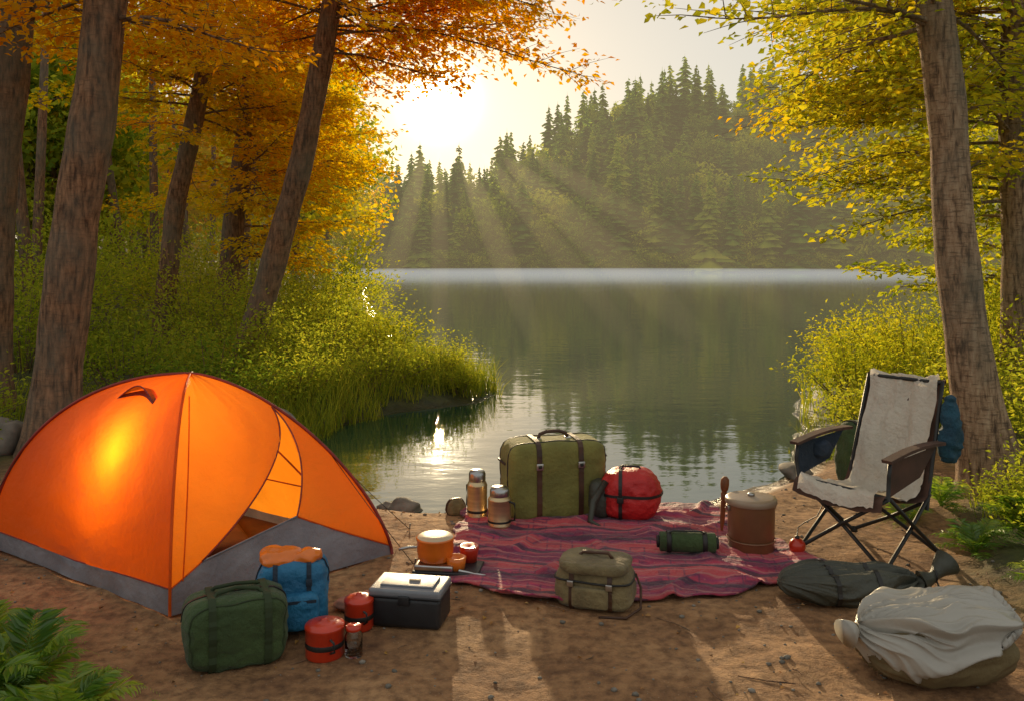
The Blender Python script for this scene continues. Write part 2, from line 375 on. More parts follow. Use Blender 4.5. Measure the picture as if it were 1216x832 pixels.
tree('birch_tree',[(5.38,9,.1),(5.36,9,2.2),(5.37,9,4.4),(5.35,9,7.5)],[.15,.13,.125,.08],
     [(36,2.2,5.2,125,235,1.7,2.7,.24,.6,3,.10),(14,4.0,5.8,120,260,2.0,3.0,.25,.65,2,.11),(28,1.5,5.6,-90,120,1.2,2.4,.22,.45,3,.11)],MR,.095)
tree('birch_tree',[(7.6,12.5,.1),(7.55,12.5,2.2),(7.6,12.5,4.4),(7.5,12.5,7.5)],[.13,.12,.11,.07],
     [(40,1.2,6.4,0,360,1.6,2.8,.22,.45,3,.13)],MR,.12)

def shrub(mb,x,y,h,w,n,leaf,lm=0,wm=1,vb=.5,z=None):
    z0=float(hz(x,y)[0])-.03 if z is None else z
    ns=max(6,int(n/110)); a=rng.uniform(0,2*np.pi,ns)
    for k in range(ns):
        rr=rng.uniform(.1,1)**.6; tip=np.array([x+math.cos(a[k])*w*rr,y+math.sin(a[k])*w*rr,z0+h*(1.08-.55*rr**2)*rng.uniform(.75,1.15)])
        b=np.array([x,y,z0])+np.array([math.cos(a[k]),math.sin(a[k]),0])*w*.25*rr
        mid=(b+tip)/2+np.array([0,0,.12*h])
        t=np.linspace(0,1,6)[:,None]; P=(1-t)**2*b+2*t*(1-t)*mid+t*t*tip
        mb.tube(P,[.009,.008,.007,.006,.004,.002],3,wm,cap=False)
        m_=n//ns; s=rng.uniform(.25,1.04,m_)**.7; q=(1-s[:,None])**2*b+2*s[:,None]*(1-s[:,None])*mid+s[:,None]**2*tip
        sc=.13*w*(.5+s[:,None]); C=q+rng.normal(size=(m_,3))*sc*np.array([1,1,.8])
        D=rdir(m_,.5)+(C-np.array([x,y,z0+h*.3]))*.7+UP*.1
        mb.leaves(C,D,UP+rng.normal(size=(m_,3))*.6,leaf*rng.uniform(.6,1.25,m_),.5,lm,np.clip(vb+.25*(s-.6)+rng.normal(0,.15,m_)+rng.normal(0,.08),0,1))
SM=[L_sh,bark,L_gr,L_yg,L_ye]
def shrubgroup(name,lst):
    for (x,y,h,w,n,leaf,lm,vb) in lst:
        mb=MB(); shrub(mb,x,y,h,w,n,leaf,lm,1,vb); mb.build(name,SM)
lst=[(-2.5,9.6,.55,.8,2800,.05,0,.6),(-3.2,9.0,.7,.8,2800,.055,2,.6),(-1.7,10.9,.55,.7,2800,.045,0,.65),(-2.7,11.2,.8,.9,3000,.05,0,.6),
 (-4.5,9.8,.9,1.0,3000,.06,0,.4),(-1.0,11.7,.5,.6,2800,.045,0,.7),(-.7,11.3,.35,.4,1800,.04,0,.7),(-4.3,12.8,1.1,1.1,3200,.06,0,.5),(-2.9,13.6,.9,1.1,3200,.06,0,.65),(-6.5,11.2,1.2,1.2,3200,.07,0,.45),
 (-1.9,12.6,.8,.8,3000,.055,3,.3),(-7.4,13.5,1.7,1.5,3500,.08,0,.6),(-6.6,16.5,1.6,1.5,3500,.08,3,.3),(-3.6,17,1.2,1.4,3200,.08,0,.7),(-4.8,20,1.6,1.8,3200,.1,3,.35),(-8.5,18,2.2,1.9,3500,.1,0,.6),
 (-10.5,15,2.2,1.9,3500,.1,0,.5),(-9,11.5,1.9,1.4,3500,.08,0,.4),(-12,22,2.6,2.4,3500,.13,3,.25),(-8,26,2.6,2.6,3500,.13,3,.4),(-5.4,26,1.8,1.8,3000,.12,3,.3),(-6.6,8.3,.8,1.0,2600,.06,0,.4),
 (-5.2,7.6,.6,.8,2400,.05,0,.5),(-4.6,6.6,.35,.6,1800,.05,2,.7),(-5.2,13.8,1.4,1.3,3500,.07,0,.7),(-3.9,15,1.3,1.2,3200,.07,3,.3),(-3.5,11.0,.9,.9,3200,.055,0,.55)]
shrubgroup('shrub',lst)
lst=[(3.85,9.4,.75,.7,3600,.05,3,.35),(4.9,10.4,1.0,1.0,3800,.055,3,.4),(4.3,8.0,.7,.7,3000,.05,0,.75),(5.5,8.9,1.05,.9,3400,.055,3,.3),(6.4,11.5,1.2,1.2,3600,.06,3,.35),
 (3.35,7.9,.5,.5,2400,.045,0,.8),(8.4,14,1.5,1.5,3600,.08,3,.3),(4.3,6.6,.75,.7,2800,.05,0,.6),(5.2,12.6,.8,.8,2800,.06,3,.5),(11.5,18,1.6,1.8,3500,.10,3,.3),(16,24,1.8,2.2,3500,.12,3,.3),
 (3.8,5.0,.55,.5,2400,.045,0,.5),(4.4,5.4,.9,.6,2400,.05,2,.8),(2.95,4.3,.36,.35,2600,.028,0,.45),(3.1,4.9,.42,.35,2600,.03,0,.5),(2.75,3.65,.28,.3,2200,.025,2,.7)]
shrubgroup('shrub',lst)

# grasses
def scatter(n,x0,x1,y0,y1,cond):
    x=rng.uniform(x0,x1,n); y=rng.uniform(y0,y1,n); k=cond(x,y); return x[k],y[k]
def grasspatch(name,specs,mat_=L_grass):
    mb=MB()
    for (n,x0,x1,y0,y1,h0,h1,w,bend,smin) in specs:
        x,y=scatter(n,x0,x1,y0,y1,lambda a,b:(sd(a,b)>smin)&(vegmask(a,b)*(.35+fbm(a*1.5,b*1.5,3,4)*1.6)>.22))
        C=np.stack([x,y,height(x,y)-.02],1); m_=len(x)
        if m_: mb.blades(C,rng.uniform(h0,h1,m_)*(1+1.1*fbm(x*1.4,y*1.4,2,8)),w,bend,0,np.clip(rng.normal(.5,.28,m_)+fbm(x,y,2,18)*.5,0,1))
    return mb.build(name,[mat_])
grasspatch('lakeside_grass',[(15000,-3.4,.1,8.3,13.5,.16,.52,.009,.7,-.12),(11000,-8,-1,11,24,.25,.6,.016,.6,0),(10000,-8,-2.6,5.5,10,.10,.32,.010,.7,.1),
  (20000,2.0,5.5,3.0,9.5,.07,.28,.006,.8,.1),(7000,3,12,9,22,.3,.6,.016,.6,0),(5000,-4.5,-2.6,2.6,5.5,.05,.2,.006,.7,.1)])

# ferns
def fern(mb,x,y,n,L,lm=0,z=None,up=.7,wr=.15):
    z0=float(hz(x,y)[0]) if z is None else z
    for k in range(n):
        a=rng.uniform(0,2*math.pi); l=L*rng.uniform(.6,1.15); el=rng.uniform(.45,1.25)*up
        d=np.array([math.cos(a)*math.cos(el),math.sin(a)*math.cos(el),math.sin(el)])
        t=np.linspace(0,1,30)[:,None]; P=np.array([x,y,z0])+d*l*t-UP*.6*l*t**2.2
        mb.tube(P[::5],[.003,.003,.002,.002,.001,.001],3,lm,var=.4,cap=False)
        T=np.gradient(P,axis=0); T/=np.linalg.norm(T,axis=1)[:,None]
        S=np.cross(T,UP); S/=np.linalg.norm(S,axis=1)[:,None]; N=np.cross(S,T)
        tt=t[3:,0]; w=.20*l*np.sin(np.clip(tt*1.15,0,1)**.8*math.pi*.93+.12)*rng.uniform(.8,1.15,len(tt))
        v=np.clip(.5+rng.normal(0,.22)+rng.normal(0,.14,len(w)),0,1)
        for sg in (-1,1):
            mb.leaves(P[3:],S[3:]*sg+T[3:]*.6-N[3:]*rng.uniform(-.1,.35,(len(w),1)),N[3:]+rng.normal(size=(len(w),3))*.35,np.maximum(w,.012),wr,lm,v,.04)
for (x,y,n,L) in [(2.50,4.55,18,.45),(2.75,4.1,18,.45),(2.45,3.8,12,.34),(2.95,4.9,18,.5),(3.1,4.4,20,.6),(2.45,5.2,12,.34),(2.75,3.5,14,.42),(2.8,5.5,14,.45),(3.2,3.9,18,.6)]:
    mb=MB(); fern(mb,x,y,n,L,0,None,1.05); mb.build('fern',[L_fern])
for (x,y,n,L) in [(-1.80,3.08,22,.58),(-1.52,2.86,18,.50),(-2.10,3.35,18,.58),(-1.95,2.95,14,.6),(-1.33,2.72,14,.42)]:
    mb=MB(); fern(mb,x,y,n,L,0,None,1.1,.20); mb.build('fern',[L_fern])

# tree prototypes for distant masses
def conifer(seed,H=1.0):
    r=np.random.default_rng(seed); V=[];F=[];C=[];n=0
    lay=26; Rm=.17*r.uniform(.85,1.2)
    for k in range(lay):
        z=.08+.9*(k/lay)**.95; R0=Rm*(1-z)**.75*(1+.2*r.normal()); nb=8 if k<18 else 6; a0=r.uniform(0,6)
        for b in range(nb):
            if r.uniform()<.13: continue
            a=a0+b*2*math.pi/nb+r.normal()*.2; l=R0*r.uniform(.55,1.3); d=np.array([math.cos(a),math.sin(a),0]); s=np.array([-d[1],d[0],0])
            o=np.array([0,0,z+r.normal()*.008]); w=l*.42+.006; dz=-l*r.uniform(.15,.6)
            tip=o+d*l+UP*dz
            V+= [o+UP*.012,o+d*l*.55+s*w+UP*(dz*.75-.012),tip,o+d*l*.55-s*w+UP*(dz*.75-.012),o+d*l*.6+UP*(dz*.4+.006)]
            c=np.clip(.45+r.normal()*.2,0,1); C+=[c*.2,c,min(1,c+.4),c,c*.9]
            F+=[[n,n+1,n+4],[n+1,n+2,n+4],[n+2,n+3,n+4],[n+3,n,n+4]]; n+=5
    V+=[np.array([.004,0,.9]),np.array([-.004,.003,.9]),np.array([0,0,1.02])]; C+=[.5]*3; F+=[[n,n+1,n+2]]
    return np.array(V),np.array(F),np.array(C)
def decid(seed,nl,ls,squash=1.0):
    r=np.random.default_rng(seed); nc=34; cs=[]
    while len(cs)<nc:
        p=r.uniform(-1,1,3)
        if .15<np.linalg.norm(p)<1: cs.append(p*np.array([.27,.27,.36*squash])+np.array([0,0,.62]))
    cs=np.array(cs); k=r.integers(0,nc,nl); d=r.normal(size=(nl,3)); d/=np.linalg.norm(d,axis=1)[:,None]
    rr=.10*r.uniform(.5,1,nl)**.5
    C=cs[k]+d*rr[:,None]*np.array([1.15,1.15,.75])
    D=r.normal(size=(nl,3)); D[:,2]-=.4; D/=np.linalg.norm(D,axis=1)[:,None]
    N=d+UP*.6+r.normal(size=(nl,3))*.4; S=np.cross(D,N); S/=np.linalg.norm(S,axis=1)[:,None]
    L=ls*r.uniform(.6,1.2,nl)[:,None]
    V=np.stack([C,C+D*L*.5+S*L*.35,C+D*L,C+D*L*.5-S*L*.35],1).reshape(-1,3)
    F=np.arange(4*nl).reshape(-1,4); cv=r.normal(0,.15,nc)
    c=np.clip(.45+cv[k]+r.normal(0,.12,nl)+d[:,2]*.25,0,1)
    return V,F,np.repeat(c,4)
def place(mb,proto,x,y,z,s,w,lm,vs):
    V,F,C=proto; a=rng.uniform(0,6.28); c_,s_=math.cos(a),math.sin(a)
    W=np.stack([(V[:,0]*c_-V[:,1]*s_)*s*w+x,(V[:,0]*s_+V[:,1]*c_)*s*w+y,V[:,2]*s+z],1)
    mb.add(W,F,lm,np.clip(C+vs,0,1),False)
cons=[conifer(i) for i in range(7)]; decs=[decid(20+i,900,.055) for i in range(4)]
mb=MB(); FM=[L_con,L_gr,L_sh,bark,L_con2]
for y in np.arange(151,216,3.8):
    for x in np.arange(-75,145,4.0):
        xx=x+rng.uniform(-1.9,1.9); yy=y+rng.uniform(-1.8,1.8)
        s_=float(sd(np.array([xx]),np.array([yy]))[0])
        if s_<1.0: continue
        if y>185 and rng.uniform()<.3: continue
        z=float(hz(xx,yy)[0]); cl=float(fbm(np.array([xx*.05]),np.array([yy*.05]),2,11)[0])
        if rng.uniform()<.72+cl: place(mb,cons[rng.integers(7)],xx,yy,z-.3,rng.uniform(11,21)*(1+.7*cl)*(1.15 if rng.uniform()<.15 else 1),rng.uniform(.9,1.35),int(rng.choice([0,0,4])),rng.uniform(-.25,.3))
        else: place(mb,decs[rng.integers(4)],xx,yy,z-1,rng.uniform(9,15),1.0,rng.choice([1,2,2]),rng.uniform(-.2,.3))
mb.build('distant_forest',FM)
mb=MB()
for x in np.arange(-34,125,1.5):
    for q in range(2):
        yy=float(np.interp(x,[-35,0,30,60,130],[158,154,151,149,150]))+rng.uniform(.6,3)
        place(mb,decs[rng.integers(4)],x+rng.uniform(-1,1),yy,-1.6,rng.uniform(3,6),1.5,rng.choice([1,2]),rng.uniform(-.1,.35))
mb.build('far_shore_bushes',FM)
decm=[decid(40+i,3400,.025,squash=1.15) for i in range(4)]
mb=MB(); WM=[L_gr,L_sh,L_yg,bark,L_ye]
def woods(lst):
    for (x,y,s,lm,vs) in lst:
        z=float(hz(x,y)[0]); place(mb,decm[rng.integers(4)],x,y,z-.3,s,1.05,lm,vs)
        mb.tube([(x,y,z-.3),(x+.1,y,z+s*.4),(x+.15,y,z+s*.75)],[s*.016,s*.012,s*.004],7,3,cap=False)
L_=[]
for k in range(42):
    y=rng.uniform(24,62); xs=float(np.interp(y,[24,40,60,90],[-3.7,-6.8,-10.5,-23])); x=xs-1.8-rng.uniform(0,1)**1.2*26
    L_.append((x,y,rng.uniform(7,11),int(rng.choice([1,1,2,4])),rng.uniform(0,.4)))
for k in range(10):
    y=rng.uniform(18,26); x=rng.uniform(-20,-8.5); L_.append((x,y,rng.uniform(7,10),int(rng.choice([1,1,2])),rng.uniform(0,.35)))
for k in range(28):
    y=rng.uniform(60,150); xs=float(np.interp(y,[60,90,130,160],[-10.5,-23,-34,-36])); x=xs-3-rng.uniform(0,40)
    L_.append((x,y,rng.uniform(10,16),int(rng.choice([1,2])),rng.uniform(0,.35)))
for k in range(22):
    y=rng.uniform(16,70); xs=float(np.interp(y,[12,16,24,38,60,100],[4.1,7,13,25,45,90])); x=xs+3.5+rng.uniform(0,16)
    L_.append((x,y,rng.uniform(6,9),int(rng.choice([0,1,2])),rng.uniform(-.1,.3)))
woods(L_); mb.build('background_woods',WM)
mb=MB()
for k in range(34):
    x=rng.uniform(-22,-6.5); y=rng.uniform(15,34)
    if x>-6.5-.1*(y-15): continue
    z=float(hz(x,y)[0]); l=rng.normal(0,.5)
    mb.tube([(x,y,z-.2),(x+l*.5,y,z+4),(x+l,y,z+9)],[.12,.10,.06],7,0,cap=False)
mb.build('background_tree_trunks',[bark])

# ------------------------------------------------------------------ rocks, pebbles, litter
rockm=mat('rock',(.26,.23,.19),.85,(.11,.10,.08),6,.7,60,bump2=.6)
def rockbm(r,seed,sub=3):
    b=bmesh.new(); bmesh.ops.create_icosphere(b,subdivisions=sub,radius=1)
    for v in b.verts:
        n_=noise.noise(v.co*1.1+Vector((seed,3,1)))*.45+noise.noise(v.co*3+Vector((seed,3,1)))*.12
        v.co=Vector((v.co.x*r[0],v.co.y*r[1],v.co.z*r[2]))*(1+n_)
    return b
for k,(x,y,a,b_,c_) in enumerate([(-.78,6.12,.12,.10,.07),(-2.35,8.3,.26,.2,.16),(-4.3,7.1,.3,.25,.2),(-4.75,6.6,.25,.22,.2),(-2.05,8.0,.16,.14,.1),(-3.9,6.0,.2,.2,.16),(-.93,6.2,.06,.05,.04),(2.4,7.1,.14,.12,.07),(2.75,7.6,.12,.1,.07),(-2.0,7.3,.14,.12,.08)]):
    mb=MB(); mb.bm(rockbm((a,b_,c_),k*3.3)); mb.build('rock',[rockm],(x,y,float(hz(x,y)[0])+c_*.35),k*1.1)
mb=MB()
x,y=scatter(1100,-3.2,3,2.4,6.4,lambda a,b:(sd(a,b)>-.1)); zz=height(x,y)
for k in range(len(x)):
    r=.004+.013*random.random()**3; M=Matrix.Translation((x[k],y[k],zz[k]+r*.3)); 
    mb.bm(rockbm((r,r*.8,r*.6),k*1.7,1),0,True,M)
mb.build('pebbles',[rockm])
litter=leafmat('dead_leaves',[(.10,.05,.02),(.22,.10,.03),(.38,.17,.04),(.45,.28,.06)],.15)
mb=MB(); x,y=scatter(900,-3.4,3.2,2.3,6.3,lambda a,b:(sd(a,b)>.2)&(fbm(a*1.7,b*1.7,2,6)+rng.uniform(-.2,.2,len(a))>0)); n=len(x)
C=np.stack([x,y,height(x,y)+.006],1); D=rdir(n,.08); mb.leaves(C,D,UP+rng.normal(size=(n,3))*.25,rng.uniform(.012,.038,n),.55,0,rng.uniform(0,1,n),.2)
for k in range(90):
    q=C[rng.integers(n)]+np.array([.05,.03,0]); d=rdir(1,.03)[0]; l=rng.uniform(.05,.22)
    mb.tube([q,q+d*l*.5+rdir(1,.1)[0]*.01,q+d*l],[.003,.0025,.0015],4,1,cap=False)
mb.build('fallen_leaves',[litter,bark])

# ------------------------------------------------------------------ TENT
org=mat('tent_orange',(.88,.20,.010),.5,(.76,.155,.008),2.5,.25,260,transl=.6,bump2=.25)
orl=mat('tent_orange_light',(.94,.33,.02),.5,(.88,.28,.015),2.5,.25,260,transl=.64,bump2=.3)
gry=mat('tent_grey',(.25,.25,.28),.5,(.17,.17,.20),5,.3,200,bump2=.5,transl=.12)
red=mat('tent_piping',(.30,.02,.01),.5)
flo=mat('tent_floor',(.10,.045,.02),.8)
TC=np.array([-1.78,4.66]); TH=.975
cor={'F':(np.array([-1.54,3.79])-TC,2.1,2.0),'R':(np.array([-.66,4.60])-TC,1.6,1.44),'B':(np.array([-2.03,5.5])-TC,2.0,2.0),'L':(np.array([-2.92,4.72])-TC,2.1,2.0)}
def prad(k,z):
    d,p,q=cor[k]; zn=np.clip(z/TH,0,1); return np.maximum(1-zn**q,0)**(1/p)
def ppt(k,z):
    return np.array([*(cor[k][0]*prad(k,z)),z])
def tpt(a,b,u,z,off=0):
    A=ppt(a,z);B=ppt(b,z); P=A*(1-u)+B*u; sag=.05*math.sin(math.pi*u)*(1-.3*z/TH)*min(1,z/.25+.25)
    c=np.array([P[0],P[1],0]); P[:2]-=c[:2]*sag
    nrm=np.array([P[0],P[1],.6*z]); nrm/=np.linalg.norm(nrm)+1e-6
    return P+nrm*off
def panel(mb,a,b,m_or,lines_grey,opening=None):
    bm=bmesh.new(); nu,nv=40,40; vs=[]
    zz=[TH*math.sin(math.pi/2*j/nv) for j in range(nv+1)]
    for j in range(nv+1): vs.append([bm.verts.new((i/nu,zz[j],0)) for i in range(nu+1)])
    for j in range(nv):
        for i in range(nu): bm.faces.new((vs[j][i],vs[j][i+1],vs[j+1][i+1],vs[j+1][i]))
    def cut(p,q):
        d=Vector((q[0]-p[0],q[1]-p[1],0)); n_=Vector((-d.y,d.x,0)).normalized()
        bmesh.ops.bisect_plane(bm,geom=bm.verts[:]+bm.edges[:]+bm.faces[:],plane_co=(p[0],p[1],0),plane_no=n_,dist=1e-5)
    for k in range(len(lines_grey)-1): cut(lines_grey[k],lines_grey[k+1])
    if opening:
        for k in range(3): cut(opening[k],opening[(k+1)%3])
        def ins(x,y):
            s=[]
            for k in range(3):
                p=opening[k];q=opening[(k+1)%3]; s.append((q[0]-p[0])*(y-p[1])-(q[1]-p[1])*(x-p[0]))
            return all(t>0 for t in s) or all(t<0 for t in s)
        dl=[f for f in bm.faces if ins(f.calc_center_median().x,f.calc_center_median().y)]
        bmesh.ops.delete(bm,geom=dl,context='FACES')
    gx_=[p[0] for p in lines_grey]; gz_=[p[1] for p in lines_grey]
    bm.verts.index_update(); ms=[];V=[]
    for f in bm.faces:
        c=f.calc_center_median(); ms.append(1 if c.y<np.interp(c.x,gx_,gz_) else m_or)
    for v in bm.verts:
        u,z=v.co.x,v.co.y; uu=math.sin(math.pi*min(max(u,0),1))
        w=noise.noise(Vector((u*5,z*6,ord(a)*1.0)))*.014*uu
        ang=math.atan2(z+.05,u+.02); ang2=math.atan2(z+.05,1.02-u)
        w+=.011*uu*noise.noise(Vector((ang*16,1,ord(a))))+.011*uu*noise.noise(Vector((ang2*16,4,ord(b))))
        V.append(tpt(a,b,u,z,w))
    mb.add(V,[[v.index for v in f.verts] for f in bm.faces],np.array(ms)); bm.free()
mb=MB()
panel(mb,'L','F',0,[(0,.10),(.5,.085),(1,.12)])
op=[(.13,.20),(.62,.29),(.975,.80)]
panel(mb,'F','R',4,[(0,.12),(.13,.20),(.62,.29),(1,.05)],op)
panel(mb,'R','B',4,[(0,.08),(.5,.07),(1,.08)])
panel(mb,'B','L',0,[(0,.08),(.5,.07),(1,.08)])
for k,m_,r in (('L',2,.010),('R',2,.009),('F',0,.007),('B',2,.008)):
    mb.tube([ppt(k,TH*math.sin(math.pi/2*t))*np.array([1.005,1.005,1])+np.array([0,0,.003]) for t in np.linspace(0,1,40)],r,8,m_)
def edge(a,b,p,q,m_,r,off=.003):
    mb.tube([tpt(a,b,p[0]*(1-t)+q[0]*t,p[1]*(1-t)+q[1]*t,off) for t in np.linspace(0,1,26)],r,6,m_)
for k in range(3): edge('F','R',op[k],op[(k+1)%3],2 if k else 1,.0045)
edge('F','R',(.0,.12),(.13,.20),0,.003); edge('F','R',(.62,.29),(1,.05),0,.004); edge('L','F',(0,.10),(.5,.085),2,.003); edge('L','F',(.5,.085),(1,.12),2,.003)
edge('F','R',(.05,.14),(.10,.90),0,.003)
hood=[];
for t in np.linspace(0,1,14):
    u=.30+.40*t; z=.880+.028*math.sin(math.pi*t); hood.append((u,z))
V=[];
for (u,z) in hood:
    V.append(tpt('L','F',u,z+.006,.004)); V.append(tpt('L','F',u,z-.020,.05*math.sin(math.pi*min(1,(u-.30)/.40))+.004))
F=[[2*i_,2*i_+1,2*i_+3,2*i_+2] for i_ in range(13)]
mb.add(V,F,0); mb.tube([V[2*i_+1] for i_ in range(14)],.004,6,2)
mb.add([tpt('L','F',u,z-.004,.006) for u,z in hood]+[tpt('L','F',u,z-.028,.006) for u,z in hood][::-1],[[k_,k_+1,26-k_,27-k_] for k_ in range(13)],2,None,False)
arch=[(.25+.5*t,.30+.30*math.sin(math.pi*t)) for t in np.linspace(0,1,24)]
mb.tube([tpt('R','B',u,z,-.006) for u,z in arch],.005,6,2)
mb.tube([tpt('R','B',u,.30,-.006) for u in np.linspace(0,1,24)],.004,6,2)
mb.tube([tpt('B','L',u,.45,-.006) for u in np.linspace(0,1,24)],.003,6,2)
mb.add([(*(cor[k][0]*.97),.02) for k in 'FRBL'],np.array([[0,1,2,3]]),3,None,False)
mb.box((-.05,.15,.06),(.5,.9,.09),.04,3,Matrix.Rotation(.5,4,'Z'))
for k,sx_,sy_ in (('R',.35,-.15),('R',.1,.45),('L',-.35,-.1)):
    a_=ppt(k,.55); e_=np.array([cor[k][0][0]+sx_*.4,cor[k][0][1]+sy_,.0]); 
    mb.tube([a_,(a_+e_)/2-np.array([0,0,.01]),e_],.002,5,5); mb.tube([e_+np.array([0,0,-.05]),e_+np.array([.01,0,.03])],.004,6,5)
dark=mat('dark_trim',(.02,.018,.016),.5)
tent=mb.build('dome_tent',[org,gry,red,flo,orl,dark],(TC[0],TC[1],.01))

# ------------------------------------------------------------------ fabric / object materials
green=mat('canvas_green',(.055,.095,.025),.85,(.032,.058,.015),6,.5,300,sheen=.1,bump2=.6)
blue=mat('nylon_blue',(.02,.20,.38),.6,(.012,.12,.25),6,.4,300,bump2=.6)
olive=mat('canvas_olive',(.25,.23,.05),.8,(.16,.15,.032),5,.5,300,sheen=.1,bump2=.5)
khaki=mat('canvas_khaki',(.26,.20,.09),.85,(.14,.105,.048),7,.6,260,sheen=.1,bump2=.7)
leather=mat('leather_brown',(.09,.035,.015),.5,(.04,.018,.01),10,.5,150)
blackp=mat('black_plastic',(.018,.019,.022),.4,(.012,.013,.015),10,.3,300)
greyp=mat('grey_plastic',(.22,.23,.25),.45,(.17,.18,.2),10,.3,300)
orange=mat('orange_enamel',(.80,.19,.015),.35,(.68,.15,.01),8,.1,100,coat=.3)
redp=mat('red_enamel',(.62,.045,.012),.3,(.50,.03,.01),8,.1,100,coat=.3)
rednyl=mat('nylon_red',(.62,.02,.018),.5,(.42,.014,.014),6,.4,200,bump2=.7)
cream=mat('cream_plastic',(.65,.52,.36),.5,(.55,.42,.28),8,.2,100)
metal=mat('brushed_metal',(.75,.58,.32),.3,(.55,.42,.24),5,.15,200,metallic=.85,stretch=(1,1,8))
steel=mat('steel',(.55,.55,.55),.3,(.4,.4,.4),5,.1,200,metallic=1)
brownp=mat('brown_enamel',(.24,.11,.045),.42,(.18,.08,.035),6,.15,120,coat=.15)
wood=mat('wood',(.30,.10,.03),.6,(.15,.05,.015),10,.4,80,stretch=(3,3,.4))
chairf=mat('chair_cloth',(.88,.80,.67),.9,(.82,.73,.60),4,.4,300,bump2=.8,transl=.3)
brownf=mat('chair_border',(.10,.045,.028),.8,(.06,.03,.02),8,.5,260)
navy=mat('navy_cloth',(.02,.035,.06),.8,(.012,.024,.04),8,.5,260,bump2=.5)
teal=mat('teal_cloth',(.012,.07,.11),.8,(.01,.04,.07),8,.5,260,bump2=.8)
darksack=mat('dark_sack',(.060,.062,.045),.5,(.050,.052,.038),3,.4,400,bump2=.25)
whites=mat('white_plastic_sack',(.52,.49,.43),.38,(.46,.43,.37),2,.1,300,bump2=.15,transl=.22)
sackb=mat('olive_sack',(.19,.14,.06),.85,(.15,.11,.05),3,.6,400,bump2=.3)
m,nt,o=newmat('glass'); g=nd(nt,'ShaderNodeBsdfPrincipled',Roughness=.05,IOR=1.45); g.inputs['Transmission Weight'].default_value=1; g.inputs['Base Color'].default_value=(.9,.9,.88,1); nt.links.new(g.outputs[0],o.inputs[0]); glass=m
def gz(x,y): return float(hz(x,y)[0])

# lantern lit inside the tent
m,nt,o=newmat('lantern_glow'); e=nd(nt,'ShaderNodeEmission',Strength=6.0); e.inputs[0].default_value=(1,.62,.25,1); nt.links.new(e.outputs[0],o.inputs[0])
lx,ly=-2.0,4.50
mb=MB(); mb.lathe([(0,0),(.05,0),(.052,.03),(.045,.04)],mat=0,seg=20); mb.lathe([(.04,.04),(.045,.07),(.04,.12),(.0,.122)],mat=1,seg=20); mb.lathe([(.047,.12),(.05,.13),(.02,.15),(0,.152)],mat=0,seg=20)
mb.tube([(-.045,0,.13),(-.04,0,.19),(0,0,.21),(.04,0,.19),(.045,0,.13)],.004,6,0)
mb.tube([(0,0,.21),(.005,0,.30)],.002,5,0)
mb.build('camping_lantern',[dark,m],(lx,ly,.43))
pl=bpy.data.lights.new('lantern_light','POINT'); pl.energy=16; pl.color=(1,.62,.26); pl.shadow_soft_size=.08
po=bpy.data.objects.new('lantern_light',pl); scene.collection.objects.link(po); po.location=(lx+.03,ly-.06,.57)

# --- big olive travel case
b=softbox(.64,.30,.50,7,22,.008,6,1)
mb=MB(); s1=[loop_on(b,0,x,.25,lift=.005) for x in (-.13,.14)]; seam=loop_on(b,1,-.10,.25,lift=.001); seam2=loop_on(b,1,.1,.25,lift=.001)
mb.bm(b,0)
for s_ in s1: mb.strap(s_,(1,0,0),.032,.006,1)
for s_ in (seam,seam2): mb.tube(s_,.005,6,2)
for x in (-.13,.14):
    mb.box((x,-.162,.36),(.045,.012,.04),.004,3); mb.box((x,-.170,.36),(.022,.006,.02),.002,2)
mb.tube([(-.10,0,.495),(-.085,0,.53),(-.04,0,.545),(.04,0,.545),(.085,0,.53),(.10,0,.495)],.012,8,1)
for x in (-.10,.10): mb.box((x,0,.50),(.04,.05,.015),.005,3)
for sx_ in (-1,1):
    mb.tube([(sx_*.322,-.05,.36),(sx_*.345,-.04,.38),(sx_*.345,.04,.38),(sx_*.322,.05,.36)],.008,6,1)
mb.build('travel_case',[olive,leather,dark,steel],(.26,5.38,gz(.25,5.38)),R(14))

def thermos(x,y,h,r,rz):
    mb=MB(); mb.lathe([(0,0),(r*.95,0),(r,.008),(r,h*.12),(r*1.02,h*.13),(r,h*.14),(r,h*.70),(r*1.02,h*.71),(r*.98,h*.73),(r*.86,h*.78),(r*.80,h*.79)],mat=0)
    mb.lathe([(r*.80,h*.785),(r*.84,h*.80),(r*.84,h*.93),(r*.7,h*.99),(0,h)],mat=1)
    mb.tube([(r*.98,0,h*.68),(r*1.45,0,h*.66),(r*1.55,0,h*.5),(r*1.45,0,h*.28),(r*.98,0,h*.25)],.007,7,2)
    mb.lathe([(r*1.01,h*.2),(r*1.025,h*.21),(r*1.025,h*.24),(r*1.01,h*.25)],mat=2)
    mb.build('thermos_flask',[metal,steel,dark],(x,y,gz(x,y)),rz)
thermos(-.215,5.2,.32,.062,2.4); thermos(-.075,5.08,.26,.070,-.5)
b=softbox(.15,.13,.10,3,12,.01,12,4,taper=.4); mb=MB(); l=loop_on(b,1,0,.05); mb.bm(b,0); mb.strap(l,(0,1,0),.02,.004,1); mb.build('canvas_pouch',[khaki,leather],(-.36,5.42,gz(-.36,5.42)),.4)

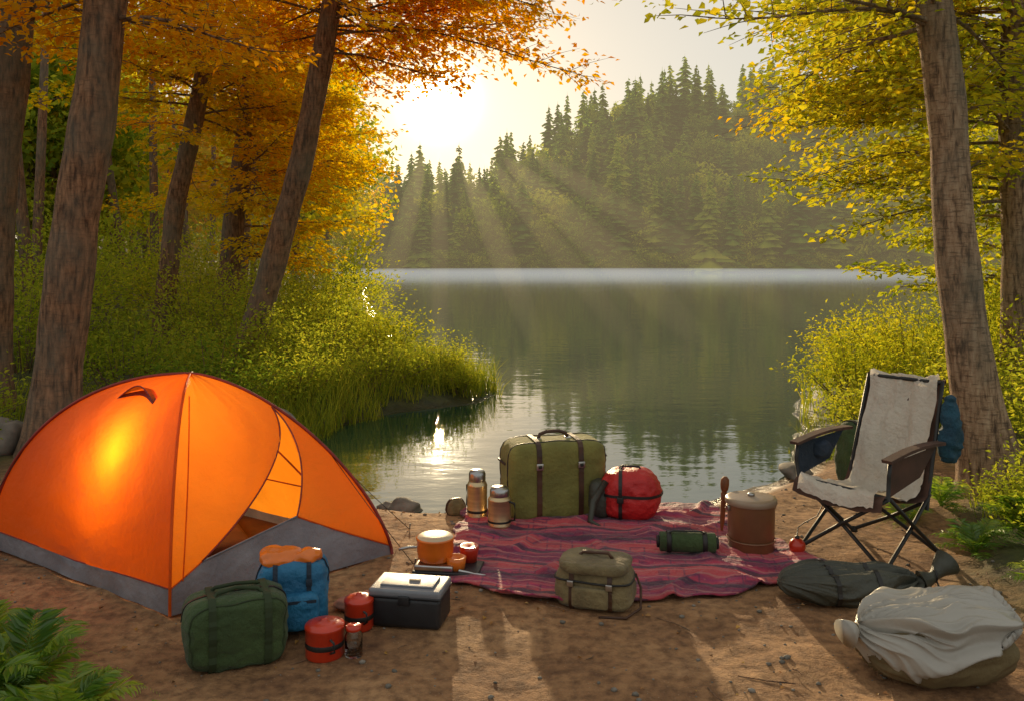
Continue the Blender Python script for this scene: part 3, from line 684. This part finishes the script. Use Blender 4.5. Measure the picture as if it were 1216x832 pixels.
# --- red stuff sack
b=softbox(.36,.30,.31,2.8,22,.014,9,8)
mb=MB(); l1=loop_on(b,0,-.06,.15,lift=.004); l2=loop_on(b,0,.07,.15,lift=.004); l3=loop_on(b,2,.17,0,lift=.004); mb.bm(b,0)
mb.strap(l1,(1,0,0),.022,.004,1); mb.strap(l3,(0,0,1),.016,.004,1)
mb.tube([(-.06,-.02,.305),(-.05,-.02,.33),(.05,-.02,.33),(.07,-.02,.305)],.008,6,1)
mb.box((-.06,-.155,.15),(.04,.012,.035),.004,1)
b=softbox(.14,.24,.24,3,12,.012,9,3); mb.bm(b,2,True,Matrix.Translation((-.19,0,0)))
mb.tube([(-.15,-.10,.25),(-.22,-.16,.14),(-.24,-.2,.03),(-.18,-.26,.02)],[.02,.022,.018,.012],8,2)
mb.build('stuff_sack',[rednyl,dark,darksack],(.74,5.26,gz(.74,5.26)),-.15)

# --- blanket
mb=MB(); nu,nv=110,90
bot=np.array([(-.36,4.16),(-.05,4.02),(.22,3.90),(.62,3.96),(1.08,4.06),(1.40,4.22),(1.66,4.44)]); top=np.array([(-.30,5.45),(.0,5.50),(.3,5.55),(.6,5.58),(.9,5.62),(1.1,5.60),(1.28,5.55)])
V=[]
for j_ in range(nv+1):
    for i_ in range(nu+1):
        u=i_/nu; v=j_/nv; k=u*6
        px=np.interp(k,range(7),bot[:,0])*(1-v)+np.interp(k,range(7),top[:,0])*v; py=np.interp(k,range(7),bot[:,1])*(1-v)+np.interp(k,range(7),top[:,1])*v
        e=min(u,1-u,v,1-v)
        py+=noise.noise(Vector((u*7,0,v*2)))*.06*(1-min(1,e*8)); px+=noise.noise(Vector((0,v*7,u)))*.05*(1-min(1,e*8))
        w=max(0,.5-abs(noise.noise(Vector((px*1.6+py*1.1,py*2.6-px,4))))*4)*.055+abs(noise.noise(Vector((px*6,py*8,1))))*.018
        V.append((px,py,w))
V=np.array(V); V[:,2]+=.012+height(V[:,0],V[:,1])
i=np.arange(nv)[:,None]*(nu+1); j=np.arange(nu)[None,:]
mb.add(V,np.stack([i+j,i+j+1,i+nu+2+j,i+nu+1+j],-1).reshape(-1,4),0)
m,nt,o=newmat('blanket_weave'); Lk=nt.links
tc=nd(nt,'ShaderNodeTexCoord'); mp=nd(nt,'ShaderNodeMapping'); mp.inputs['Rotation'].default_value=(0,0,.12); Lk.new(tc.outputs['Object'],mp.inputs[0])
def wave(s,dirn,dist=.6):
    w=nd(nt,'ShaderNodeTexWave',Scale=s,Distortion=dist); w.bands_direction=dirn; w.inputs['Detail'].default_value=2; w.inputs['Detail Scale'].default_value=3; Lk.new(mp.outputs[0],w.inputs['Vector']); return w.outputs['Fac']
nn=nd(nt,'ShaderNodeTexNoise',Scale=3.0,Detail=5.0); Lk.new(mp.outputs[0],nn.inputs['Vector'])
c=ramp(nt,wave(.9,'Y',1.0),[(.15,(.20,.013,.06)),(.4,(.46,.028,.075)),(.6,(.31,.02,.10)),(.85,(.50,.055,.07))])
vb_=nd(nt,'ShaderNodeTexVoronoi',Scale=9.0); vb_.distance='CHEBYCHEV'; Lk.new(mp.outputs[0],vb_.inputs['Vector'])
c=mixc(nt,ramp(nt,vb_.outputs['Distance'],[(.28,(0,0,0)),(.34,(.8,.8,.8)),(.42,(0,0,0))]),c,(.10,.010,.06))
vb2=nd(nt,'ShaderNodeTexVoronoi',Scale=21.0); vb2.distance='MANHATTAN'; Lk.new(mp.outputs[0],vb2.inputs['Vector'])
c=mixc(nt,ramp(nt,vb2.outputs['Distance'],[(.12,(.55,.55,.55)),(.2,(0,0,0))]),c,(.5,.16,.14))
ln=ramp(nt,wave(4.2,'Y',1.2),[(.93,(0,0,0)),(.97,(.7,.7,.7))]); c=mixc(nt,ln,c,(.50,.17,.16))
ln2=ramp(nt,wave(1.6,'Y',.9),[(.90,(0,0,0)),(.95,(.9,.9,.9))]); c=mixc(nt,ln2,c,(.05,.012,.04))
c=mixc(nt,.5,c,ramp(nt,nn.outputs[0],[(.3,(.5,.5,.5)),(.7,(1.2,1.2,1.2))]),'MULTIPLY')
p=nd(nt,'ShaderNodeBsdfPrincipled',Roughness=.7); p.inputs['Sheen Weight'].default_value=.15; Lk.new(c,p.inputs['Base Color'])
nb=nd(nt,'ShaderNodeTexNoise',Scale=240.0); Lk.new(mp.outputs[0],nb.inputs['Vector']); bb=nd(nt,'ShaderNodeBump',Strength=.5,Distance=.004); Lk.new(nb.outputs[0],bb.inputs['Height'])
nb2=nd(nt,'ShaderNodeTexNoise',Scale=14.0,Detail=4.0); Lk.new(mp.outputs[0],nb2.inputs['Vector']); bb2=nd(nt,'ShaderNodeBump',Strength=.8,Distance=.04); Lk.new(nb2.outputs[0],bb2.inputs['Height']); Lk.new(bb.outputs[0],bb2.inputs['Normal'])
Lk.new(bb2.outputs[0],p.inputs['Normal']); Lk.new(p.outputs[0],o.inputs[0])
ob=mb.build('picnic_blanket',[m]); sm=ob.modifiers.new('thick','SOLIDIFY'); sm.thickness=.008; sm.offset=1
BZ=.03
# --- satchel
b=softbox(.37,.25,.20,4.5,20,.010,9,12,taper=.10)
mb=MB(); l1=loop_on(b,0,-.09,.1,lift=.004); l2=loop_on(b,0,.09,.1,lift=.004); l3=loop_on(b,2,.135,0,lift=.003)
mb.bm(b,0)
for l in (l1,l2): mb.strap(l,(1,0,0),.022,.005,1)
mb.tube(l3,.005,6,2)
b=softbox(.33,.26,.05,4,14,.008,12,5); mb.bm(b,0,True,Matrix.Translation((0,0,.168)))
mb.box((0,-.13,.07),(.17,.03,.09),.012,0)
for x in (-.09,.09): mb.box((x,-.14,.13),(.03,.01,.028),.003,3)
mb.tube([(-.08,0,.215),(-.06,0,.235),(.06,0,.24),(.08,0,.215)],.008,7,1)
mb.tube([(.18,.05,.14),(.21,.02,.09),(.22,-.05,.02),(.17,-.15,.008),(.05,-.17,.006)],.006,6,1)
mb.build('canvas_satchel',[khaki,leather,dark,steel],(.395,3.97,gz(.39,3.97)+.005),R(-18))

# --- rolled mat
mb=MB(); M=Matrix.Rotation(R(90),4,'Y')
mb.lathe([(0,-.15),(.045,-.15),(.052,-.145),(.053,0),(.052,.145),(.045,.15),(0,.15)],mat=0,M=M,c=(0,0,.053))
for x in (-.10,.09): mb.lathe([(.053,x-.013),(.057,x-.012),(.057,x+.012),(.053,x+.013)],mat=1,M=M,c=(0,0,.053))
mb.lathe([(.0,.151),(.03,.151),(.034,.156),(.030,.165),(0,.165)],mat=1,M=M,c=(0,0,.053)); mb.lathe([(.0,-.165),(.03,-.165),(.034,-.156),(.03,-.151),(0,-.151)],mat=1,M=M,c=(0,0,.053))
mb.tube([(-.10,-.02,.107),(-.08,-.02,.118),(.07,-.02,.118),(.09,-.02,.107)],.005,6,1)
mb.build('rolled_mat',[green,dark],(.95,4.56,gz(.95,4.56)+BZ),R(-6))

# --- brown bucket with lid
mb=MB(); mb.lathe([(0,0),(.118,0),(.125,.006),(.130,.25),(.133,.262),(.133,.272)],mat=0,seg=48)
mb.lathe([(.139,.262),(.142,.266),(.142,.285),(.136,.293),(.115,.298),(.05,.302),(0,.303)],mat=1,seg=48)
mb.lathe([(0,.303),(.02,.303),(.02,.312),(.012,.318),(0,.319)],mat=2)
for sx_ in (-1,1): mb.box((sx_*.136,0,.24),(.02,.03,.03),.004,2)
mb.tube([(.136*math.cos(a),.146*math.sin(a),.24-.04*math.sin(a)) for a in np.linspace(0,math.pi,24)],.004,6,2)
mb.lathe([(.1315,.06),(.134,.063),(.1345,.067),(.132,.07)],mat=0,seg=48)
mb.build('lidded_bucket',[brownp,mat('bucket_lid',(.33,.24,.16),.35,(.26,.18,.12),6,.1,100),steel],(1.34,4.72,gz(1.34,4.72)+.012),R(10))

mb=MB(); mb.lathe([(0,-.03),(.006,0),(.014,.06),(.016,.2),(.02,.225),(.014,.235),(.022,.25),(.026,.28),(.024,.31),(.012,.325),(0,.327)],mat=0,seg=18)
mb.build('wooden_tent_stake',[wood],(1.245,5.0,gz(1.245,5.0)+.02),0,rot=(R(3),R(3),0))
mb=MB(); mb.lathe([(.045*math.sin(t)*(1.0),.045-.045*math.cos(t)) for t in np.linspace(0,math.pi,18)],mat=0,seg=24)
mb.lathe([(.012,.088),(.014,.1),(.0,.103)],mat=1,seg=12); mb.tube([(0,0,.1),(.01,.02,.14),(.05,.04,.16),(.12,.03,.20),(.16,.05,.26)],.003,6,1)
mb.build('red_float',[redp,dark],(1.565,4.62,gz(1.56,4.62)))

# --- camp stove with orange pot
mb=MB(); mb.box((.03,0,.012),(.34,.20,.018),.006,1); mb.box((-.03,-.02,.035),(.20,.15,.03),.008,2)
mb.lathe([(0,.05),(.075,.05),(.088,.06),(.094,.10),(.095,.155),(.099,.16),(.099,.167),(.093,.169)],c=(-.04,0,0),mat=0); mb.lathe([(.093,.167),(.085,.175),(.05,.18),(0,.182)],c=(-.04,0,0),mat=3)
mb.lathe([(0,.02),(.045,.02),(.048,.05),(.052,.08),(.046,.082),(0,.06)],c=(.075,-.03,0),mat=0)
mb.lathe([(0,.02),(.04,.02),(.05,.08),(.05,.10),(.045,.10),(0,.09)],c=(.12,.09,0),mat=4)
for a in range(3): mb.tube([(-.04+.07*math.cos(a*2.1),.07*math.sin(a*2.1),.02),(-.04+.05*math.cos(a*2.1),.05*math.sin(a*2.1),.055)],.005,6,2)
mb.tube([(-.13,0,.11),(-.17,-.02,.115),(-.22,-.05,.11)],[.006,.007,.008],7,2)
mb.tube([(.1,-.07,.024),(.18,-.10,.024),(.24,-.11,.024)],[.008,.005,.004],7,2)
mb.build('camp_stove_with_pot',[orange,blackp,steel,cream,redp],(-.355,4.33,gz(-.35,4.33)+.02),R(-8))

# --- small cooler box
mb=MB(); mb.box((0,0,.072),(.32,.20,.135),.022,0,seg=4); mb.box((0,0,.155),(.325,.205,.035),.012,1,seg=3); mb.box((0,0,.140),(.328,.208,.008),.002,0,seg=1)
mb.box((0,0,.176),(.24,.13,.010),.004,1); mb.box((0,-.107,.13),(.05,.012,.04),.004,0); mb.box((.02,0,.184),(.05,.022,.008),.003,2)
mb.tube([(-.166,0,.10),(-.172,-.06,.12),(-.172,.06,.12),(-.166,0,.10)],.005,6,0)
mb.build('cool_box',[blackp,greyp,cream],(-.45,3.74,gz(-.45,3.74)),R(-10))

# --- green duffel + blue backpack
b=softbox(.39,.25,.27,5,22,.014,8,21); mb=MB(); l1=loop_on(b,0,-.10,.14,lift=.004); l2=loop_on(b,0,.11,.14,lift=.004); l3=loop_on(b,1,0,.14,lift=.003,start=.2,end=math.pi-.2)
sm1=loop_on(b,1,-.105,.14,lift=.001)
mb.bm(b,0)
for l in (l1,l2): mb.strap(l,(1,0,0),.028,.005,1)
mb.strap(l3,(0,1,0),.014,.004,2); mb.tube(sm1,.004,6,1)
for sy_ in (-.06,.06): mb.tube([(-.10,sy_,.26),(-.08,sy_*.6,.285),(0,sy_*.4,.295),(.08,sy_*.6,.285),(.11,sy_,.26)],.008,7,1)
mb.build('duffel_bag',[green,mat('webbing_green',(.03,.05,.015),.8),dark],(-1.12,3.42,gz(-1.12,3.42)),R(24))
b=softbox(.31,.22,.29,5.5,22,.014,8,31,taper=.08); mb=MB(); l1=loop_on(b,0,-.07,.15,lift=.004); l2=loop_on(b,0,.07,.15,lift=.004); l3=loop_on(b,1,.0,.15,lift=.003,start=.2,end=math.pi-.2)
mb.bm(b,0)
for l in (l1,l2): mb.strap(l,(1,0,0),.02,.004,1)
mb.strap(l3,(0,1,0),.014,.004,1)
b=softbox(.22,.07,.15,4,12,.01,12,3); mb.bm(b,0,True,Matrix.Translation((0,-.12,.03)))
mb.strap([(-.10,-.160,.155),(.10,-.160,.155)],(0,0,1),.012,.004,1)
b=softbox(.17,.15,.06,2.6,16,.02,14,9); mb.bm(b,2,True,Matrix.Translation((-.05,0,.27)))
b=softbox(.12,.10,.045,2.6,16,.02,14,19); mb.bm(b,2,True,Matrix.Translation((.055,-.01,.275)))
mb.box((-.07,-.12,.22),(.026,.012,.03),.003,1); mb.box((.07,-.12,.22),(.026,.012,.03),.003,1)
for sx_ in (-.07,.07): mb.tube([(sx_,.10,.27),(sx_*1.2,.16,.2),(sx_*1.3,.15,.08),(sx_,.11,.03)],.012,7,1)
mb.build('backpack',[blue,navy,orange,cream],(-.965,3.70,gz(-.965,3.70)),R(14))

# --- red pots, jar
def pot(x,y,r,h,name,mm):
    mb=MB(); mb.lathe([(0,0),(r*.93,0),(r,.008),(r,h*.75),(r*1.04,h*.77),(r*1.04,h*.82)],mat=0); mb.lathe([(r*1.03,h*.82),(r*1.0,h*.87),(r*.6,h*.93),(r*.2,h*.95),(r*.2,h),(0,h*1.02)],mat=1)
    mb.lathe([(r*1.004,h*.30),(r*1.02,h*.32),(r*1.02,h*.42),(r*1.004,h*.44)],mat=2)
    mb.tube([(r,0,h*.6),(r*1.5,0,h*.62),(r*1.6,0,h*.4),(r,0,h*.25)],.005,6,2)
    mb.build(name,mm,(x,y,gz(x,y)),R(-60))
pot(-.765,3.44,.078,.15,'cooking_pot',[redp,redp,dark]); pot(-.665,3.66,.062,.15,'cooking_pot',[redp,redp,dark])
mb=MB(); mb.lathe([(0,0),(.033,0),(.036,.006),(.036,.085),(.028,.10),(.028,.115),(.025,.115),(.025,.10),(.032,.083),(.032,.01),(0,.008)],mat=0,seg=28); mb.lathe([(.029,.105),(.031,.107),(.031,.122),(0,.124)],mat=1,seg=24)
mb.build('glass_jar',[glass,redp],(-.645,3.43,gz(-.645,3.43)))
mb=MB()
for k in range(3):
    b=softbox(.12,.09,.05,2.4,10,.016,16,60+k); mb.bm(b,0 if k!=1 else 1,True,Matrix.Translation((.05*k-.04,.03*k,.008))@Matrix.Rotation(k*.9,4,'Z'))
mb.build('crumpled_cloth',[mat('pink_cloth',(.45,.22,.16),.85),rednyl],(-.72,3.88,gz(-.72,3.88)))

# --- dark sack and white/olive sack: folds radiate from the tied necks
def folds(b,K,axis_,amp,f,seed,dist=.7):
    b.normal_update(); K=Vector(K); ax=Vector(axis_).normalized(); s1_=ax.orthogonal().normalized(); s2_=ax.cross(s1_); mv=[]
    for v in b.verts:
        d=v.co-K; r_=d.length; a_=math.atan2(d.dot(s1_),d.dot(s2_)); r2=d.dot(ax)
        a_+=noise.noise(v.co*4+Vector((seed,0,0)))*.5
        w=1-abs(noise.noise(Vector((math.cos(a_)*f,math.sin(a_)*f,r2*1.8+seed))))*4
        w2=1-abs(noise.noise(Vector((math.cos(a_)*f*2.2,math.sin(a_)*f*2.2,r2*4+seed))))*4
        k=max(.25,1-r_/dist); mv.append((v,v.normal*amp*k*(w+.45*w2-.5)))
    for v,d in mv: v.co+=d; v.co.z=max(v.co.z,0)
b=softbox(.74,.32,.18,2.3,56,.012,4,51,sag=.035,taper=.1)
for v in b.verts:
    t_=max(0,(v.co.x-.12)/.25); k_=1-.75*min(1,t_)**1.6; v.co.y*=k_; v.co.z=.06+(v.co.z-.06)*k_ if v.co.z>.06 else v.co.z
folds(b,(.42,0,.09),(1,0,0),.022,2.6,3,.95); mb=MB(); l1=loop_on(b,0,-.12,.07,lift=.004); l2=loop_on(b,0,.08,.07,lift=.004); mb.bm(b,0)
for l in (l1,l2): mb.strap(l,(1,0,0),.02,.004,1)
mb.box((-.12,-.10,.13),(.035,.02,.03),.004,1)
mb.tube([(.34,0,.075),(.39,.0,.09),(.41,.01,.10),(.44,.02,.125),(.49,.04,.15)],[.05,.026,.024,.04,.065],14,0)
mb.tube([(.405,.005+.029*math.cos(a),.098+.029*math.sin(a)) for a in np.linspace(0,6.28,14)],.005,5,1); mb.tube([(.405,-.02,.08),(.40,-.08,.04),(.37,-.14,.012),(.30,-.19,.006)],.004,5,1)
mb.build('dark_stuff_sack',[darksack,dark],(1.62,4.02,gz(1.62,4.02)),R(2))
b=softbox(.56,.38,.25,2.8,40,.015,5,71,sag=.02); folds(b,(-.3,0,.12),(1,0,0),.014,2.2,13,1.2); mb=MB(); mb.bm(b,0)
b=softbox(.64,.43,.31,2.8,72,.02,4,82,sag=.05)
for v in b.verts:
    edge_z=.11+.05*noise.noise(Vector((v.co.x*5,v.co.y*5,2)))+.13*(v.co.x/.32)
    if v.co.z<edge_z: v.co.z=edge_z; v.co.x*=.96; v.co.y*=.96
    t_=max(0,(-v.co.x-.12)/.22); k_=1-.5*min(1,t_)**1.5; v.co.y*=k_; v.co.z=.15+(v.co.z-.15)*k_
folds(b,(-.40,-.02,.19),(1,0,0),.030,2.4,9,1.0)
for v in b.verts: v.co.z=max(v.co.z,.03)
mb.bm(b,1,True,Matrix.Translation((.0,.0,.015)))
mb.tube([(-.26,-.01,.165),(-.31,-.02,.185),(-.335,-.03,.19),(-.355,-.04,.197),(-.385,-.05,.19)],[.08,.034,.022,.036,.055],16,1)
mb.tube([(-.332,-.028+.027*math.cos(a),.19+.027*math.sin(a)) for a in np.linspace(0,6.28,14)],.004,5,0)
mb.build('plastic_wrapped_sack',[sackb,whites],(1.64,3.28,gz(1.64,3.28)),R(6))

b=softbox(.34,.26,.46,3.5,18,.015,8,91,taper=.15); mb=MB(); l=loop_on(b,0,-.07,.2,lift=.004); l2=loop_on(b,0,.08,.2,lift=.004); mb.bm(b,0); mb.strap(l,(1,0,0),.025,.005,1); mb.strap(l2,(1,0,0),.025,.005,1)
b=softbox(.2,.07,.2,3.5,12,.01,12,3); mb.bm(b,0,True,Matrix.Translation((0,-.14,.05)))
mb.build('hiking_backpack',[green,dark],(2.48,6.0,gz(2.48,6.0)+.02),R(20))

# --- camp chair
mb=MB()
def bar(*p,r=.0105,m=0): mb.tube(p,r,9,m)
for sx_ in (-1,1):
    x=sx_*.25
    bar((x,-.25,.01),(x*.99,.0,.19),(x*.96,.20,.34)); bar((x*1.06,.27,.01),(x*1.06,0,.21),(x*1.06,-.24,.40))
    bar((x*.96,.17,.26),(x*.93,.24,.5),(x*.88,.37,.93)); bar((x*1.06,-.24,.38),(x*1.1,-.25,.5),(x*1.1,-.24,.575))
    for y_ in (-.25,.27): mb.lathe([(0,0),(.02,0),(.02,.012),(.012,.03)],c=(x*1.02,y_,0),mat=0,seg=12)
    t=np.linspace(0,1,10); P=[(x*1.1,-.27+.52*s_,.585+.02*math.sin(s_*3)+.03*s_) for s_ in t]; mb.strap(P,(1,0,0),.055,.016,1)
    mb.add([(x*1.12,-.25,.575),(x*1.11,.20,.61),(x*1.08,.05,.46),(x*1.08,-.23,.40)],np.array([[0,1,2,3]]),1 if sx_>0 else 3,None,False)
bar((-.25,-.255,.012),(0,-.25,.2),(.265,-.245,.385)); bar((.25,-.245,.012),(0,-.235,.2),(-.265,-.235,.385))
bar((-.265,.275,.012),(0,.24,.16),(.24,.18,.31)); bar((.265,.265,.012),(0,.23,.16),(-.24,.17,.31))
bar((-.265,-.245,.395),(.265,-.245,.395)); bar((-.22,.37,.925),(.22,.37,.925))
prof=[(-.30,.33),(-.285,.385),(-.25,.405),(-.18,.385),(-.08,.345),(.02,.32),(.11,.31),(.17,.33),(.205,.40),(.235,.5),(.27,.6),(.31,.72),(.345,.83),(.375,.925),(.39,.945),(.405,.92)]
pr=np.array(prof); s_=np.linspace(0,len(pr)-1,60); py=np.interp(s_,range(len(pr)),pr[:,0]); pz=np.interp(s_,range(len(pr)),pr[:,1])
def cloth(hw0,hw1,nu,off,edgem,cm,j0=0,j1=60,amp=.008):
    V=[];F=[];M_=[]; nn_=j1-j0
    for jj in range(j0,j1):
        hw=hw0+(hw1-hw0)*jj/59
        for ii in range(nu+1):
            u=2*ii/nu-1; sg=.028*(1-u*u)
            w=noise.noise(Vector((u*3,jj*.12,off*50)))*amp+abs(noise.noise(Vector((u*6+jj*.05,jj*.25,3))))*amp
            V.append((u*hw,py[jj]+(sg*.5 if jj>28 else 0)-off*.6-(w if jj>28 else 0),pz[jj]-sg+off+w))
    for jj in range(nn_-1):
        for ii in range(nu):
            F.append([jj*(nu+1)+ii,jj*(nu+1)+ii+1,(jj+1)*(nu+1)+ii+1,(jj+1)*(nu+1)+ii]); M_.append(edgem if (ii<2 or ii>=nu-2) else cm)
    mb.add(V,F,np.array(M_))
cloth(.265,.225,24,0,1,1)
cloth(.225,.195,26,.018,2,2,0,60,.022)
b=softbox(.09,.15,.36,2.4,20,.025,9,13,taper=.3); mb.bm(b,4,True,Matrix.Translation((.27,.36,.50)))
b=softbox(.13,.14,.10,3,12,.015,9,15); mb.bm(b,3,True,Matrix.Translation((-.29,-.02,.48)))
mb.build('camping_chair',[dark,brownf,chairf,navy,teal],(1.95,4.62,gz(1.95,4.62)),R(-55))

# ------------------------------------------------------------------ light
EL,AZ=R(11.0),R(-5)
sv=Vector((math.sin(AZ)*math.cos(EL),math.cos(AZ)*math.cos(EL),math.sin(EL)))
sl=bpy.data.lights.new('sun','SUN'); sl.energy=5; sl.angle=R(.6); sl.color=(1,.76,.44)
so=bpy.data.objects.new('sun',sl); scene.collection.objects.link(so); so.rotation_euler=(-sv).to_track_quat('-Z','Y').to_euler(); so.location=(0,0,30)
w=bpy.data.worlds.new("World"); scene.world=w; w.use_nodes=True; nt=w.node_tree; Lk=nt.links
for n_ in list(nt.nodes): nt.nodes.remove(n_)
sk=nd(nt,'ShaderNodeTexSky'); sk.sky_type='NISHITA'; sk.sun_disc=False; sk.sun_elevation=EL; sk.sun_rotation=AZ; sk.air_density=1.0; sk.dust_density=.5; sk.ozone_density=1.0
bg=nd(nt,'ShaderNodeBackground',Strength=.022); Lk.new(sk.outputs[0],bg.inputs[0])
tc=nd(nt,'ShaderNodeTexCoord'); dp=nd(nt,'ShaderNodeVectorMath'); dp.operation='DOT_PRODUCT'; Lk.new(tc.outputs['Generated'],dp.inputs[0]); dp.inputs[1].default_value=sv
def powr(e,k):
    mx=nd(nt,'ShaderNodeMath'); mx.operation='MAXIMUM'; Lk.new(dp.outputs['Value'],mx.inputs[0]); mx.inputs[1].default_value=0
    a=nd(nt,'ShaderNodeMath'); a.operation='POWER'; Lk.new(mx.outputs[0],a.inputs[0]); a.inputs[1].default_value=e
    b=nd(nt,'ShaderNodeMath'); b.operation='MULTIPLY'; Lk.new(a.outputs[0],b.inputs[0]); b.inputs[1].default_value=k; return b.outputs[0]
veil=nd(nt,'ShaderNodeBackground',Strength=.60); veil.inputs[0].default_value=(.87,.86,.80,1)
g1=nd(nt,'ShaderNodeBackground'); g1.inputs[0].default_value=(1,.58,.18,1); Lk.new(powr(25,.22),g1.inputs[1])
g2=nd(nt,'ShaderNodeBackground'); g2.inputs[0].default_value=(1,.62,.20,1); Lk.new(powr(220,.55),g2.inputs[1])
g3=nd(nt,'ShaderNodeBackground'); g3.inputs[0].default_value=(1,.88,.60,1); Lk.new(powr(2500,8),g3.inputs[1])
def adds(a,b): x=nd(nt,'ShaderNodeAddShader'); Lk.new(a,x.inputs[0]); Lk.new(b,x.inputs[1]); return x.outputs[0]
wo=nd(nt,'ShaderNodeOutputWorld'); Lk.new(adds(adds(adds(bg.outputs[0],veil.outputs[0]),adds(g1.outputs[0],g2.outputs[0])),g3.outputs[0]),wo.inputs[0])

# haze, mist and sun shafts: ellipsoids whose own emission stands in for sunlit air
def volmat(name,absd,emi,col):
    m=bpy.data.materials.new(name); m.use_nodes=True; t=m.node_tree
    for n_ in list(t.nodes): t.nodes.remove(n_)
    oo=t.nodes.new('ShaderNodeOutputMaterial'); v=t.nodes.new('ShaderNodeVolumeAbsorption'); v.inputs['Density'].default_value=absd; v.inputs['Color'].default_value=(0,0,0,1)
    e=t.nodes.new('ShaderNodeEmission'); e.inputs[0].default_value=(*col,1); e.inputs[1].default_value=emi
    x=t.nodes.new('ShaderNodeAddShader'); t.links.new(v.outputs[0],x.inputs[0]); t.links.new(e.outputs[0],x.inputs[1]); t.links.new(x.outputs[0],oo.inputs['Volume']); return m
def vol(name,c,r,absd,emi,col):
    mb=MB(); b=bmesh.new(); bmesh.ops.create_icosphere(b,subdivisions=5,radius=1)
    for q in b.verts: q.co=Vector((c[0]+q.co.x*r[0],c[1]+q.co.y*r[1],c[2]+q.co.z*r[2]))
    mb.bm(b,0,True); return mb.build(name,[volmat(name,absd,emi,col)])
vol('haze_glow',(-18,108,8),(125,82,60),.0007,.0011,(1,.78,.45))  # emission replaces the sunlight that air would scatter
vol('lake_mist_glow',(10,122,-.2),(80,34,1.0),.002,.006,(.85,.93,1))  # pale band glows by itself, brightness is put into the volume
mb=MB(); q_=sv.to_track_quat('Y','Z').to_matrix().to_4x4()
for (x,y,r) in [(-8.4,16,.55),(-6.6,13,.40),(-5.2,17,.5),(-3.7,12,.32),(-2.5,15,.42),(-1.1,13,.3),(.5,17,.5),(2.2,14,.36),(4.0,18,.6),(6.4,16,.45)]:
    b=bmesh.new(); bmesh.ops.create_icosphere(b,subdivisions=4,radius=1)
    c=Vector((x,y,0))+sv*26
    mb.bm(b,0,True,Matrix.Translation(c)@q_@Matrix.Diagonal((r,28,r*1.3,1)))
mb.build('sun_shaft_glow',[volmat('sun_shaft_glow',.0,.010,(1,.74,.34))])  # glowing ellipsoids laid along the sun direction as beams, no light scattered

cam=bpy.data.cameras.new('camera'); co=bpy.data.objects.new('camera',cam); scene.collection.objects.link(co)
co.location=(0,0,1.6); co.rotation_euler=(R(90),0,0); cam.lens=29.6; cam.sensor_width=36; cam.shift_y=-104/1216; cam.clip_end=3000; cam.clip_start=.05
scene.camera=co
scene.view_settings.view_transform='Standard'; scene.view_settings.look='None'; scene.view_settings.exposure=0
